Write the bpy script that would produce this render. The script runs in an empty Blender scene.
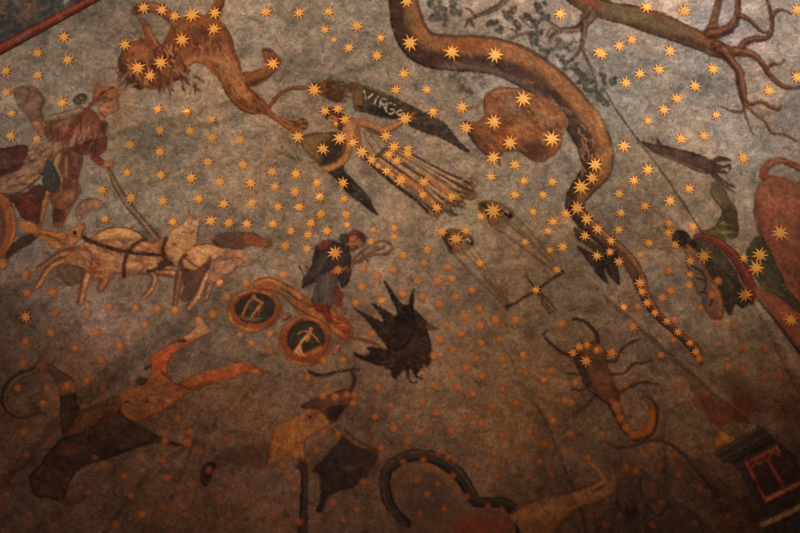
import bpy, math, random
import numpy as np
from mathutils import Vector

scene = bpy.context.scene
COL = scene.collection

# ---------------------------------------------------------------- camera
CAM = np.array([0.0, -2.6, 1.6])
PITCH = math.radians(57.7)
FPX = 1000.0                              # focal length in pixels of an 800 px wide frame
cd = bpy.data.cameras.new('camera'); cam = bpy.data.objects.new('camera', cd); COL.objects.link(cam)
cam.location = CAM; cam.rotation_euler = (math.pi / 2 + PITCH, 0, 0)
cd.sensor_width = 36.0; cd.lens = 36.0 * FPX / 800.0
cd.dof.use_dof = True; cd.dof.focus_distance = 6.05; cd.dof.aperture_fstop = 1.6
scene.camera = cam

# ---------------------------------------------------------------- light
w = bpy.data.worlds.new('world'); scene.world = w; w.use_nodes = True
w.node_tree.nodes['Background'].inputs[0].default_value = (0.004, 0.003, 0.0025, 1)
w.node_tree.nodes['Background'].inputs[1].default_value = 1.0

# ---------------------------------------------------------------- the vault's surface
DOME_C = np.array([0.0, 0.0, 3.0]); DOME_R = 4.35
_F = np.array([0, math.cos(PITCH), math.sin(PITCH)]); _U = np.array([0, -math.sin(PITCH), math.cos(PITCH)]); _R = np.array([1.0, 0, 0])
# arrises of the fan vault (points on the vault)
ARRIS = [[(420, 110), (300, 215), (190, 311), (85, 395), (0, 485), (-60, 545)],
         [(425, 120), (330, 255), (250, 365), (196, 442), (150, 510), (110, 580)],
         [(428, 122), (480, 235), (530, 385), (556, 455), (585, 540), (600, 600)],
         [(430, 118), (520, 215), (612, 300), (715, 392), (790, 452), (860, 510)],
         [(432, 112), (560, 150), (670, 215), (745, 290), (790, 368), (850, 450)],
         [(428, 104), (520, 60), (640, 20), (740, -20), (840, -60)],
         [(415, 108), (330, 78), (250, 95), (120, 130), (0, 170), (-80, 200)]]

def seg_dist(x, y, pts):
    d = np.full(np.shape(x), 1e9)
    for (ax, ay), (bx, by) in zip(pts[:-1], pts[1:]):
        vx, vy = bx - ax, by - ay; L = vx * vx + vy * vy + 1e-9
        t = np.clip(((x - ax) * vx + (y - ay) * vy) / L, 0, 1)
        d = np.minimum(d, np.hypot(x - ax - t * vx, y - ay - t * vy))
    return d

def relief(x, y):
    """how far the arrises stand in from the round of the dome, metres"""
    r = np.zeros(np.shape(x))
    for pts in ARRIS:
        d = seg_dist(x, y, pts)
        away = np.clip(np.hypot(x - 425, y - 110) / 260.0, 0, 1.3)
        r = np.maximum(r, away * (0.045 * np.exp(-d / 42.0) + 0.004 * np.exp(-(d / 2.0) ** 2)))
    return r

def at(x, y, lift=0.0):
    """points of the vault; lift is the thickness of plaster or paint laid over it"""
    x = np.asarray(x, float); y = np.asarray(y, float)
    d = _F[None] + ((x.ravel() - 400) / FPX)[:, None] * _R + (-(y.ravel() - 266.5) / FPX)[:, None] * _U
    d /= np.linalg.norm(d, axis=1)[:, None]
    R = DOME_R - relief(x.ravel(), y.ravel()) - lift
    oc = CAM - DOME_C; b = d @ oc; c = oc @ oc - R * R
    t = -b + np.sqrt(b * b - c)
    return CAM + d * t[:, None]

def mesh_obj(name, V, F, mat, parent=None, attrs=None, smooth=True):
    me = bpy.data.meshes.new(name)
    me.from_pydata([tuple(v) for v in V], [], [tuple(f) for f in F]); me.update()
    if attrs:
        for k, a in attrs.items():
            if a.ndim == 2:
                at_ = me.attributes.new(k, 'FLOAT_COLOR', 'POINT')
                rgba = np.ones((len(a), 4), np.float32); rgba[:, :3] = a; at_.data.foreach_set('color', rgba.ravel())
            else:
                at_ = me.attributes.new(k, 'FLOAT', 'POINT'); at_.data.foreach_set('value', a.astype(np.float32))
    if smooth: me.polygons.foreach_set('use_smooth', [True] * len(me.polygons))
    me.materials.append(mat)
    o = bpy.data.objects.new(name, me); COL.objects.link(o)
    if parent is not None: o.parent = parent
    return o

def spot(name, px, py, loc, angle, energy, color, size=0.2):
    """a floodlight standing on the chapel floor, aimed at the vault"""
    d = bpy.data.lights.new(name, 'SPOT'); o = bpy.data.objects.new(name, d); COL.objects.link(o)
    o.location = loc; t = Vector(at([px], [py])[0]); o.rotation_euler = (t - Vector(loc)).to_track_quat('-Z', 'Y').to_euler()
    d.spot_size = math.radians(angle); d.spot_blend = 1.0; d.energy = energy; d.color = color; d.shadow_soft_size = size
    return o
spot('floodlight_warm', 420, 120, (0, -2.5, 1.5), 75, 203.5, (1.000, 0.441, 0.285))
spot('floodlight_narrow', 640, 0, (2.5, -3, 1.5), 22, 143.7, (0.324, 0.611, 1.000))
spot('floodlight_left', 260, 60, (-1.5, -2.5, 1.5), 45, 178.7, (0.440, 0.977, 1.000))
spot('floodlight_far', 500, 0, (0, -3.5, 2.5), 60, 510.6, (1.000, 0.584, 0.345))
spot('floodlight_right', 720, -40, (1, -2.5, 1.5), 50, 270.4, (0.622, 1.000, 0.989))
spot('floodlight_corner', 60, 40, (-2, -2.5, 1.5), 45, 304.4, (1.000, 0.796, 0.680))
spot('floodlight_bright', 700, -60, (1, -2.5, 1.5), 35, 595.1, (0.995, 0.901, 1.000))
spot('floodlight_low', 150, 330, (0, -2.5, 1.5), 50, 124.7, (1.000, 0.522, 0.387))

scene.view_settings.view_transform = 'Standard'; scene.view_settings.look = 'None'
scene.view_settings.exposure = 0.70; scene.view_settings.gamma = 1.0

# ---------------------------------------------------------------- pigments
def lin(c):
    c = np.asarray(c, float) / 255.0
    return np.where(c < 0.04045, c / 12.92, ((c + 0.055) / 1.055) ** 2.4)
# how strongly each place of the vault is lit (a smooth fit), used only to choose one constant pigment per stroke
LIGHT_FIT = np.array([[-0.2838, -0.6682, -0.9666], [0.0689, 0.0855, 0.0513], [-0.9806, -1.3362, -1.5402], [-0.4721, -0.4329, -0.3451], [-0.3346, -0.3839, -0.4939], [-0.4044, -0.4992, -0.4648], [-0.0365, -0.0701, -0.0853], [-0.3794, -0.4277, -0.461], [0.0613, 0.1274, 0.2419], [0.1032, 0.2576, 0.3945]])
def light(x, y):
    u = (np.asarray(x, float) - 400) / 400; v = (np.asarray(y, float) - 266) / 266
    u = np.clip(u, -1.1, 1.1); v = np.clip(v, -1.1, 1.1)
    B = np.stack([np.ones_like(u), u, v, u * u, u * v, v * v, u ** 3, u * u * v, u * v * v, v ** 3], -1)
    return np.exp(B @ LIGHT_FIT)
def pig(c, x, y):
    k = 0.06 * float(sstep(200, 350, np.mean(y)))
    return np.clip(lin(np.array(c) * (0.92, 0.865 - k, 0.82 - k)) / light(x, y), 0.004, 0.95)

def nd(nt, t, **k):
    n = nt.nodes.new(t)
    for a, b in k.items(): setattr(n, a, b)
    return n
def fresco_material(name, rough=0.72, spec=0.12, flake=1.0, metallic=0.0, painted=True, mott=1.0):
    m = bpy.data.materials.new(name); m.use_nodes = True; nt = m.node_tree; L = nt.links
    bs = nt.nodes['Principled BSDF']; bs.inputs['Roughness'].default_value = rough
    bs.inputs['Specular IOR Level'].default_value = spec; bs.inputs['Metallic'].default_value = metallic
    pos = nd(nt, 'ShaderNodeNewGeometry').outputs['Position']
    def noise(scale, detail=4.0, r=0.6, vec=None, dist=0.0):
        n = nd(nt, 'ShaderNodeTexNoise'); n.inputs['Scale'].default_value = scale; n.inputs['Detail'].default_value = detail
        n.inputs['Roughness'].default_value = r; n.inputs['Distortion'].default_value = dist
        L.new(vec if vec is not None else pos, n.inputs['Vector']); return n
    def rng(sock, a, b, c, d):
        n = nd(nt, 'ShaderNodeMapRange'); n.inputs[1].default_value = a; n.inputs[2].default_value = b
        n.inputs[3].default_value = c; n.inputs[4].default_value = d; L.new(sock, n.inputs[0]); return n.outputs[0]
    def mix(f, a, b, mode='MIX'):
        n = nd(nt, 'ShaderNodeMix', data_type='RGBA', blend_type=mode)
        for s, v in ((n.inputs[0], f), (n.inputs[6], a), (n.inputs[7], b)):
            if hasattr(v, 'is_linked'): L.new(v, s)
            elif isinstance(v, (int, float)): s.default_value = v
            else: s.default_value = (*v, 1)
        return n.outputs[2]
    def grey(sock):
        n = nd(nt, 'ShaderNodeCombineColor'); [L.new(sock, n.inputs[i]) for i in range(3)]; return n.outputs[0]
    # bare plaster with what is left of its blue
    g = mix(rng(noise(1.7, 5, 0.62, dist=0.6).outputs['Fac'], 0.40, 0.58, 0, 1), (0.270, 0.242, 0.196), (0.332, 0.258, 0.178))
    g = mix(rng(noise(3.3, 6, 0.7, dist=1.0).outputs['Fac'], 0.56, 0.72, 0, 0.7), g, (0.36, 0.315, 0.28))
    g = mix(rng(noise(5.1, 6, 0.7, dist=0.7).outputs['Fac'], 0.52, 0.66, 0, 0.8), g, (0.205, 0.21, 0.165))
    g = mix(rng(noise(14.0, 5, 0.7).outputs['Fac'], 0.58, 0.75, 0, 0.45), g, (0.33, 0.21, 0.13))
    g = mix(1.0, g, grey(rng(noise(6.0, 9, 0.78, dist=0.5).outputs['Fac'], 0.32, 0.68, 0.55, 1.48)), 'MULTIPLY')
    g = mix(1.0, g, grey(rng(noise(24.0, 6, 0.8, dist=0.8).outputs['Fac'], 0.30, 0.70, 0.45, 1.58)), 'MULTIPLY')
    g = mix(1.0, g, grey(rng(noise(1.3, 3, 0.6, dist=0.8).outputs['Fac'], 0.38, 0.60, 0.72, 1.22)), 'MULTIPLY')
    g = mix(rng(noise(12.0, 8, 0.8, dist=0.5).outputs['Fac'], 0.60, 0.74, 0, 0.55), g, (0.47, 0.415, 0.36))
    g = mix(rng(noise(7.0, 10, 0.85, dist=1.0).outputs['Fac'], 0.54, 0.66, 0, 0.5), g, (0.150, 0.098, 0.062))
    g = mix(1.0, g, grey(rng(noise(60.0, 4, 0.8).outputs['Fac'], 0.30, 0.70, 0.66, 1.34)), 'MULTIPLY')
    ta = nd(nt, 'ShaderNodeAttribute', attribute_name='tint')
    g = mix(1.0, g, ta.outputs['Color'], 'MULTIPLY')
    g = mix(1.0, g, (0.77, 0.77, 0.77), 'MULTIPLY')
    pa = nd(nt, 'ShaderNodeAttribute', attribute_name='paint'); ca = nd(nt, 'ShaderNodeAttribute', attribute_name='cover')
    p = mix(1.0, pa.outputs['Color'], grey(rng(noise(28.0, 6, 0.8, dist=0.6).outputs['Fac'], 0.30, 0.70, 1 - 0.48 * mott, 1 + 0.46 * mott)), 'MULTIPLY')
    p = mix(1.0, p, grey(rng(noise(60.0, 4, 0.8).outputs['Fac'], 0.30, 0.70, 1 - 0.3 * mott, 1 + 0.3 * mott)), 'MULTIPLY')
    p = mix(rng(noise(7.0, 10, 0.85, dist=1.0).outputs['Fac'], 0.54, 0.68, 0, 0.45 * mott), p, (0.16, 0.10, 0.06))
    p = mix(1.0, p, grey(rng(noise(9.0, 6, 0.75, dist=0.5).outputs['Fac'], 0.3, 0.7, 1 - 0.38 * mott, 1 + 0.34 * mott)), 'MULTIPLY')
    fl = rng(noise(15.0, 8, 0.82, dist=0.6).outputs['Fac'], 0.50, 0.70, 1.0, 1.0 - 0.75 * flake)
    cov = nd(nt, 'ShaderNodeMath', operation='MULTIPLY'); L.new(ca.outputs['Fac'], cov.inputs[0]); L.new(fl, cov.inputs[1])
    c = p if painted else mix(cov.outputs[0], g, p)
    if painted: L.new(cov.outputs[0], bs.inputs['Alpha'])
    # small specks of foreign colour
    nc = noise(48.0, 4, 0.8).outputs['Color']
    c = mix(0.22 * mott, c, mix(1.0, c, mix(1.0, nc, (0.95, 0.95, 0.95), 'ADD'), 'MULTIPLY'))
    L.new(c, bs.inputs['Base Color'])
    bp = nd(nt, 'ShaderNodeBump'); bp.inputs['Strength'].default_value = 0.25; bp.inputs['Distance'].default_value = 0.01
    L.new(noise(26.0, 6, 0.7).outputs['Fac'], bp.inputs['Height']); L.new(bp.outputs[0], bs.inputs['Normal'])
    return m
PLASTER = fresco_material('plaster', painted=False)
FRESCO = fresco_material('fresco')
GILT = fresco_material('gilding', rough=0.6, spec=0.5, flake=0.15, mott=0.25, metallic=0.4)

# BLOTS, wear and stains of the plaster itself: x, y, radius, multiplied colour
BLOTS = [(100, 325, 26, (1.45, 1.4, 1.5)), (95, 300, 40, (1.1, 1.1, 1.2)), (60, 15, 60, (1, .95, .9)), (620, 90, 45, (.92, .97, .93)),
         (665, 80, 18, (1.15, 1.1, 1.0)), (155, 155, 45, (.66, .72, .68)), (275, 215, 60, (1.14, 1.08, 1.0)), (530, 245, 60, (1.25, 1.18, 1.1)), (700, 395, 50, (1.25, 1.2, 1.1)), (55, 385, 40, (1.25, 1.2, 1.1)), (270, 140, 40, (1.08, 1.05, 1.0)), (740, 330, 40, (1.15, 1.15, 1.1)), (430, 370, 60, (1.08, 1.02, .95)), (90, 440, 40, (1.1, 1.08, 1.05)), (645, 35, 40, (1.1, 1.08, 1.1)), (205, 90, 30, (1.05, 1.05, 1.05)), (445, 25, 40, (1.1, 1.08, 1.12)),
         (700, 350, 40, (.88, .92, .92)), (640, 200, 60, (.95, .95, .9)), (470, 195, 30, (.95, 1.05, 1.02)), 
         (740, 140, 25, (1.0, 1.02, 1.05)), (400, 285, 40, (1.15, 1.12, 1.1)), (35, 300, 50, (.84, .84, .86)), (235, 402, 60, (1.42, 1.30, 1.10)), (480, 410, 80, (1.10, 1.12, 1.05)), (150, 470, 60, (1.1, 1.05, 1.0)), (60, 400, 50, (1.12, 1.08, 1.0)), (780, 400, 40, (1.1, .9, .85)),
         (500, 15, 30, (1.2, 1.15, 1.1)), (560, 20, 30, (1.15, 1.1, 1.15)), (720, 10, 50, (1.1, 1.08, 1.16)), (520, 380, 70, (1.0, 1.0, .95))]
LINES = [([(200, 128), (255, 112), (310, 82), (345, 72), (382, 62)], 1.8, (.66, .74, .62)), ([(240, 15), (262, 22), (276, 40), (291, 62)], 1.3, (.75, .8, .76)),  # LINES: drawn strokes and twigs, plus tones along the creases
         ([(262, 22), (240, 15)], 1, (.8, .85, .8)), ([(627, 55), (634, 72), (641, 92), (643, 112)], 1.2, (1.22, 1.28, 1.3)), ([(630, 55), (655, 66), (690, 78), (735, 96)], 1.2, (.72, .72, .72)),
         ([(190, 311), (140, 352), (85, 395)], 9, (.68, .72, .72)), ([(85, 395), (40, 440), (0, 485)], 4, (.7, .7, .7)), ([(196, 442), (150, 470), (128, 500), (100, 540)], 2.2, (.62, .6, .58)),  # darker bands following the creases
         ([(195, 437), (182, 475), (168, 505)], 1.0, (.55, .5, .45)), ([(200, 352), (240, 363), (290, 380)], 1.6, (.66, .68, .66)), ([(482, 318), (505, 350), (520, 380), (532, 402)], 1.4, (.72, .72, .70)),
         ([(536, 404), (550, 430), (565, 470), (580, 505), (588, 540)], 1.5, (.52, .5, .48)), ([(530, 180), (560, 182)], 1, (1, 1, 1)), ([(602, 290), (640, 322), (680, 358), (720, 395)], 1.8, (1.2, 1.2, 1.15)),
         ([(604, 296), (640, 328), (680, 364), (720, 400)], 2.2, (.75, .76, .76)), ([(750, 298), (768, 330), (785, 368), (800, 395)], 1.1, (.6, .58, .55)), ([(755, 298), (774, 328), (794, 362), (810, 385)], 3.0, (1.28, 1.25, 1.25)),  # pale ridge and dark side: the lobes' light and shade painted in
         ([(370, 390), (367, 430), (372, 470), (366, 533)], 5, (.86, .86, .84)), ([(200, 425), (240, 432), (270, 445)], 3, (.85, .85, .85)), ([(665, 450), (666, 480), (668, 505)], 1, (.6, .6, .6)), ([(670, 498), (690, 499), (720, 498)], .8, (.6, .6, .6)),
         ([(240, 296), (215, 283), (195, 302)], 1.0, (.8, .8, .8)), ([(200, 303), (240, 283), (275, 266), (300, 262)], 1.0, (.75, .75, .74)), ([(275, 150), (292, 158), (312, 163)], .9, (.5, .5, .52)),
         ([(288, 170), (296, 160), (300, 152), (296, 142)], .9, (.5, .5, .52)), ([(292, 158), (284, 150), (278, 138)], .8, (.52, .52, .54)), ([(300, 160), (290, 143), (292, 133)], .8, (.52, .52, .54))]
def sstep(a, b, v):
    t = np.clip((v - a) / (b - a), 0, 1); return t * t * (3 - 2 * t)
def tint(x, y):
    t = np.ones(np.shape(x) + (3,))
    for bx, by, r, c in BLOTS:
        w_ = np.exp(-((x - bx) ** 2 + (y - by) ** 2) / (2 * (r * 0.7) ** 2))[..., None]
        t *= 1 + (np.array(c) - 1) * w_
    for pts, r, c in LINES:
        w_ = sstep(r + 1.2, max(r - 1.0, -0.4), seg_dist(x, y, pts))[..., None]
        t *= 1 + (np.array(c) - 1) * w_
    return t

# ---------------------------------------------------------------- the shell
def struct(o):
    o['kind'] = 'structure'; return o
xs = np.concatenate([np.arange(-260, -10, 10.), np.arange(-10, 811, 2.5), np.arange(820, 1061, 10.)])
ys = np.concatenate([np.arange(-160, -10, 10.), np.arange(-10, 544, 2.5), np.arange(553, 700, 10.)])
X, Y = np.meshgrid(xs, ys); nx, ny = len(xs), len(ys)
F = [(j * nx + i, (j + 1) * nx + i, (j + 1) * nx + i + 1, j * nx + i + 1) for j in range(ny - 1) for i in range(nx - 1)]
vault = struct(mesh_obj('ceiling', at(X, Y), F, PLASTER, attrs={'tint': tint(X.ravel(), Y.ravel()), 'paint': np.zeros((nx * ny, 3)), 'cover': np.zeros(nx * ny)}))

# ---------------------------------------------------------------- painting
def smooth_line(pts, closed=False, n=5):
    P = np.array(pts, float); N = len(P)
    if N < 3: return P
    out = []
    for i in range(N if closed else N - 1):
        g = lambda k: P[k % N] if closed else P[min(max(k, 0), N - 1)]
        p0, p1, p2, p3 = g(i - 1), g(i), g(i + 1), g(i + 2)
        for k in range(n):
            t = k / n
            out.append(0.5 * (2 * p1 + (p2 - p0) * t + (2 * p0 - 5 * p1 + 4 * p2 - p3) * t * t + (3 * p1 - p0 - 3 * p2 + p3) * t ** 3))
    if not closed: out.append(P[-1])
    return np.array(out)
def sd_poly(x, y, pts):
    d = np.full(x.shape, 1e9); ins = np.zeros(x.shape, bool); n = len(pts)
    for i in range(n):
        ax, ay = pts[i][:2]; bx, by = pts[(i + 1) % n][:2]
        vx, vy = bx - ax, by - ay; L = vx * vx + vy * vy + 1e-9
        t = np.clip(((x - ax) * vx + (y - ay) * vy) / L, 0, 1)
        d = np.minimum(d, (x - ax - t * vx) ** 2 + (y - ay - t * vy) ** 2)
        if ay != by:
            c = ((ay > y) != (by > y)) & (x < (bx - ax) * (y - ay) / (by - ay) + ax); ins ^= c
    d = np.sqrt(d); return np.where(ins, -d, d)
def sd_tube(x, y, pts):
    d = np.full(x.shape, 1e9)
    for i in range(len(pts) - 1):
        ax, ay, ra = pts[i]; bx, by, rb = pts[i + 1]
        vx, vy = bx - ax, by - ay; L = vx * vx + vy * vy + 1e-9
        t = np.clip(((x - ax) * vx + (y - ay) * vy) / L, 0, 1)
        d = np.minimum(d, np.hypot(x - ax - t * vx, y - ay - t * vy) - (ra + (rb - ra) * t))
    return d
def P(*pts): return ('p', smooth_line(pts, True, 4))          # soft outline
def S(*pts): return ('p', np.array(pts, float))               # straight outline
def T(*pts):                                                  # tapering limb: x, y, radius
    return ('t', smooth_line(pts, False, 4))
def E(cx, cy, rx, ry, rot=0.0, n=28):
    a = np.linspace(0, 2 * math.pi, n, endpoint=False); c, s = math.cos(math.radians(rot)), math.sin(math.radians(rot))
    return ('p', np.stack([cx + rx * np.cos(a) * c - ry * np.sin(a) * s, cy + rx * np.cos(a) * s + ry * np.sin(a) * c], -1))
def sdf(x, y, sh):
    d = np.full(x.shape, 1e9)
    for k, pts in sh: d = np.minimum(d, sd_poly(x, y, pts) if k == 'p' else sd_tube(x, y, pts))
    return d
ORDER = [0]
def paint(name, shapes, col, strokes=(), parent=None, cover=0.89, soft=1.2, step=1.1, minus=(), outline=0.24):
    """one painted area: outline, ground colour, brush strokes (shape, colour, strength, softness)"""
    if not isinstance(shapes, list): shapes = [shapes]
    A = np.concatenate([p[:, :2] for k, p in shapes]); R = max([p[:, 2].max() for k, p in shapes if k == 't'] + [0]) + soft + 1.5
    x0, y0 = A.min(0) - R; x1, y1 = A.max(0) + R
    x0, x1, y0, y1 = max(x0, -60), min(x1, 860), max(y0, -50), min(y1, 585)
    gx = np.arange(x0, x1 + step, step); gy = np.arange(y0, y1 + step, step); X, Y = np.meshgrid(gx, gy)
    D = sdf(X, Y, shapes)
    D = D + 0.45 * (np.sin(X * 0.9 + Y * 0.5 + 2 * np.sin(Y * 0.23)) * np.sin(Y * 0.8 - X * 0.35) + 0.6 * np.sin(X * 0.31 - Y * 0.43))
    if minus: D = np.maximum(D, -sdf(X, Y, list(minus)))
    C = sstep(soft, -soft, D) * cover
    if outline and len(shapes) == 1 and shapes[0][0] == 't' and shapes[0][1][:, 2].max() < 2.2: outline = 0
    k = C > 0.004; nx, ny = len(gx), len(gy)
    q = k[:-1, :-1] | k[1:, :-1] | k[:-1, 1:] | k[1:, 1:]
    J, I = np.nonzero(q)
    quads = np.stack([J * nx + I, (J + 1) * nx + I, (J + 1) * nx + I + 1, J * nx + I + 1], -1)
    used, inv = np.unique(quads, return_inverse=True); quads = inv.reshape(quads.shape)
    vx, vy, vc = X.ravel()[used], Y.ravel()[used], C.ravel()[used]
    cx, cy = np.median(vx), np.median(vy)
    K = np.tile(pig(col, cx, cy), (len(vx), 1))
    rs = np.random.RandomState(len(used) + 7)
    for st in strokes:
        sh, sc = st[0], st[1]; op = min(1.0, 1.4 * (st[2] if len(st) > 2 else 0.8)); so = st[3] if len(st) > 3 else 1.2
        if not isinstance(sh, list): sh = [sh]
        sp = np.concatenate([p[:, :2] for _, p in sh]); mx, my = np.clip(sp[:, 0].mean(), -20, 820), np.clip(sp[:, 1].mean(), -20, 550)
        w_ = (sstep(so, -so, sdf(vx, vy, sh)) * op)[:, None]
        sc = np.clip(np.array(col) + (np.array(sc, float) - np.array(col)) * 1.15, 8, 240)
        K = K * (1 - w_) + pig(sc, mx, my) * w_
    if outline:                                               # the painter's darker contour
        K = K * (1 - outline * sstep(-2.6, -0.4, D.ravel()[used]))[:, None]
    ORDER[0] += 1
    V = at(vx, vy, 0.003 + ORDER[0] * 0.0001)
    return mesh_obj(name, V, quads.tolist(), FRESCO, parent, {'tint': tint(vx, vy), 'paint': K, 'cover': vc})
def thing(name, label, cat, x, y, group=None):
    o = bpy.data.objects.new(name, None); COL.objects.link(o); o.empty_display_size = 0.05
    o['label'] = label; o['category'] = cat
    if group: o['group'] = group
    return o
def tag(o, label, cat, group=None):
    o['label'] = label; o['category'] = cat
    if group: o['group'] = group
    return o
def shift(tube, f, wf=0.3):
    """a stroke running along a limb, f of its radius to one side"""
    p = tube[1]; d = np.gradient(p[:, :2], axis=0); d /= np.linalg.norm(d, axis=1)[:, None] + 1e-9
    n = np.stack([-d[:, 1], d[:, 0]], -1)
    return ('t', np.column_stack([p[:, :2] + n * p[:, 2:] * f, p[:, 2] * wf]))
def hairs(x0, y0, x1, y1, ang, length, n, w_, seed, curl=6):
    """scattered short strokes in a box, running at an angle"""
    r = random.Random(seed); out = []
    for _ in range(n):
        x, y = r.uniform(x0, x1), r.uniform(y0, y1); a = math.radians(ang + r.uniform(-25, 25)); l = length * r.uniform(.6, 1.2)
        m = r.uniform(-1, 1) * curl * .4
        out.append(T((x, y, w_), (x + math.cos(a) * l / 2 - math.sin(a) * m, y + math.sin(a) * l / 2 + math.cos(a) * m, w_), (x + math.cos(a) * l, y + math.sin(a) * l, w_ * .4)))
    return out

# ---------------------------------------------------------------- the red moulding and the soffit beyond it
def band(name, e0, e1, prof, mat_paint, strokes=()):
    """a raised band between two edges (x0,y0,x1,y1), with a cross profile of lifts"""
    ts = np.linspace(-0.9, 3.2, 260); vs = np.linspace(0, 1, len(prof))
    TT, VV = np.meshgrid(ts, vs)
    ax = e0[0] + (e0[2] - e0[0]) * TT; ay = e0[1] + (e0[3] - e0[1]) * TT
    bx = e1[0] + (e1[2] - e1[0]) * TT; by = e1[1] + (e1[3] - e1[1]) * TT
    X = ax + (bx - ax) * VV; Y = ay + (by - ay) * VV
    lift = np.repeat(np.array(prof)[:, None], len(ts), 1)
    V = at(X, Y, lift.ravel()); n = len(ts)
    F = [(j * n + i, j * n + i + 1, (j + 1) * n + i + 1, (j + 1) * n + i) for j in range(len(prof) - 1) for i in range(n - 1)]
    K = np.tile(pig(mat_paint, 30, 30), (X.size, 1)); x, y = X.ravel(), Y.ravel()
    for sh, sc, op, so in strokes:
        w_ = (sstep(so, -so, sdf(x, y, sh if isinstance(sh, list) else [sh])) * op)[:, None]
        K = K * (1 - w_) + pig(sc, 30, 30) * w_
    return struct(mesh_obj(name, V, F, PLASTER, None, {'tint': np.ones((X.size, 3)), 'paint': K, 'cover': np.full(X.size, 0.97)}))
band('trim_1', (0, 57, 103, 0), (0, 41, 80, -1), [-0.02, 0.02, 0.034, 0.038, 0.036, 0.03, 0.012, -0.02], (104, 40, 27),
     [(T((0, 47, 1.2), (92, -2, 1.2)), (122, 52, 34), .8, 1.5), (T((0, 56, 1), (103, 0, 1)), (80, 30, 20), .8, 1.5), (T((60, 20, 1), (62, 18, 1)), (150, 90, 75), .8, 1), (T((14, 42, 1), (30, 30, 2)), (130, 60, 45), .8, 2)])
band('wall_arch', (0, 42, 82, 0), (-110, -100, -28, -142), [0.012] * 90, (52, 50, 48),
     [(hairs(-40, -10, 45, 22, -25, 10, 46, 1.3, 5, 12), (112, 76, 48), .75, 1.2), (hairs(-40, -5, 30, 18, 60, 7, 20, 1.0, 9, 12), (135, 88, 55), .7, 1), (E(66, 2, 2.5, 4, 30), (160, 150, 145), .8, 1),
      (hairs(0, 0, 70, 40, -27, 8, 16, 1.2, 11, 3), (66, 72, 74), .6, 1.5), (T((0, 38, 2), (70, 2, 2)), (44, 45, 46), .8, 2)])

# ---------------------------------------------------------------- lion
t = thing('painted_lion', 'painted brown lion leaping across the vault with gold stars on mane and paws', 'painted lion', 210, 70)
tail = T((270, 106, 1.8), (280, 94, 1.7), (292, 88.5, 1.8), (304, 88, 1.9), (315, 90, 2.0))
paint('tail', [tail, P((312, 86), (320, 82), (331, 79.5), (336, 84), (340, 89), (343, 92), (343, 98), (338, 103), (331, 101), (321, 95))], (118, 72, 42),
      [(shift(tail, -.3), (160, 105, 62), .6, .8), (hairs(318, 83, 332, 98, 20, 11, 14, .7, 2), (90, 54, 33), .7, .8), (hairs(318, 83, 332, 97, 20, 11, 8, .6, 3), (150, 98, 62), .6, .8)], t)
paint('tuft', hairs(326, 82, 340, 98, 15, 12, 16, 1.0, 35), (104, 64, 40), (), t, cover=.8)
paint('leg', [T((246, 80, 8), (256, 78, 7), (266, 73, 6), (274, 66, 5), (276, 61, 5)), P((262, 50), (267, 48), (273, 50), (280, 62), (276, 70), (266, 64))], (132, 78, 44),
      [(T((262, 51, 1), (267, 50, .8), (271, 52, .8)), (60, 38, 28), .8, .8), (T((250, 84, 3), (262, 80, 2), (272, 73, 1.5)), (95, 56, 34), .7, 1.5), (T((262, 70, 2), (270, 62, 2)), (165, 108, 62), .5, 1.5)], t)
paint('leg', [T((185, 34, 9), (176, 22, 6), (166, 13, 5), (156, 8, 5), (146, 7, 5), (138, 9, 4.5), (134, 12, 3))], (140, 84, 48),
      [(T((168, 20, 2), (150, 13, 2), (137, 14, 2)), (95, 55, 34), .7, 1.4), (T((165, 9, 1.2), (148, 4, 1.2)), (175, 112, 68), .6, 1.2), (E(136, 9, 3, 4), (90, 48, 32), .6, 1)], t)
paint('leg', [T((205, 30, 9), (212, 17, 6.5), (218, 6, 5.5), (221, -8, 5.5))], (130, 76, 44),
      [(T((216, 20, 2), (224, 2, 2)), (88, 52, 33), .7, 1.5), (T((209, 12, 1.5), (215, -2, 1.5)), (172, 110, 66), .6, 1.2)], t)
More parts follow.
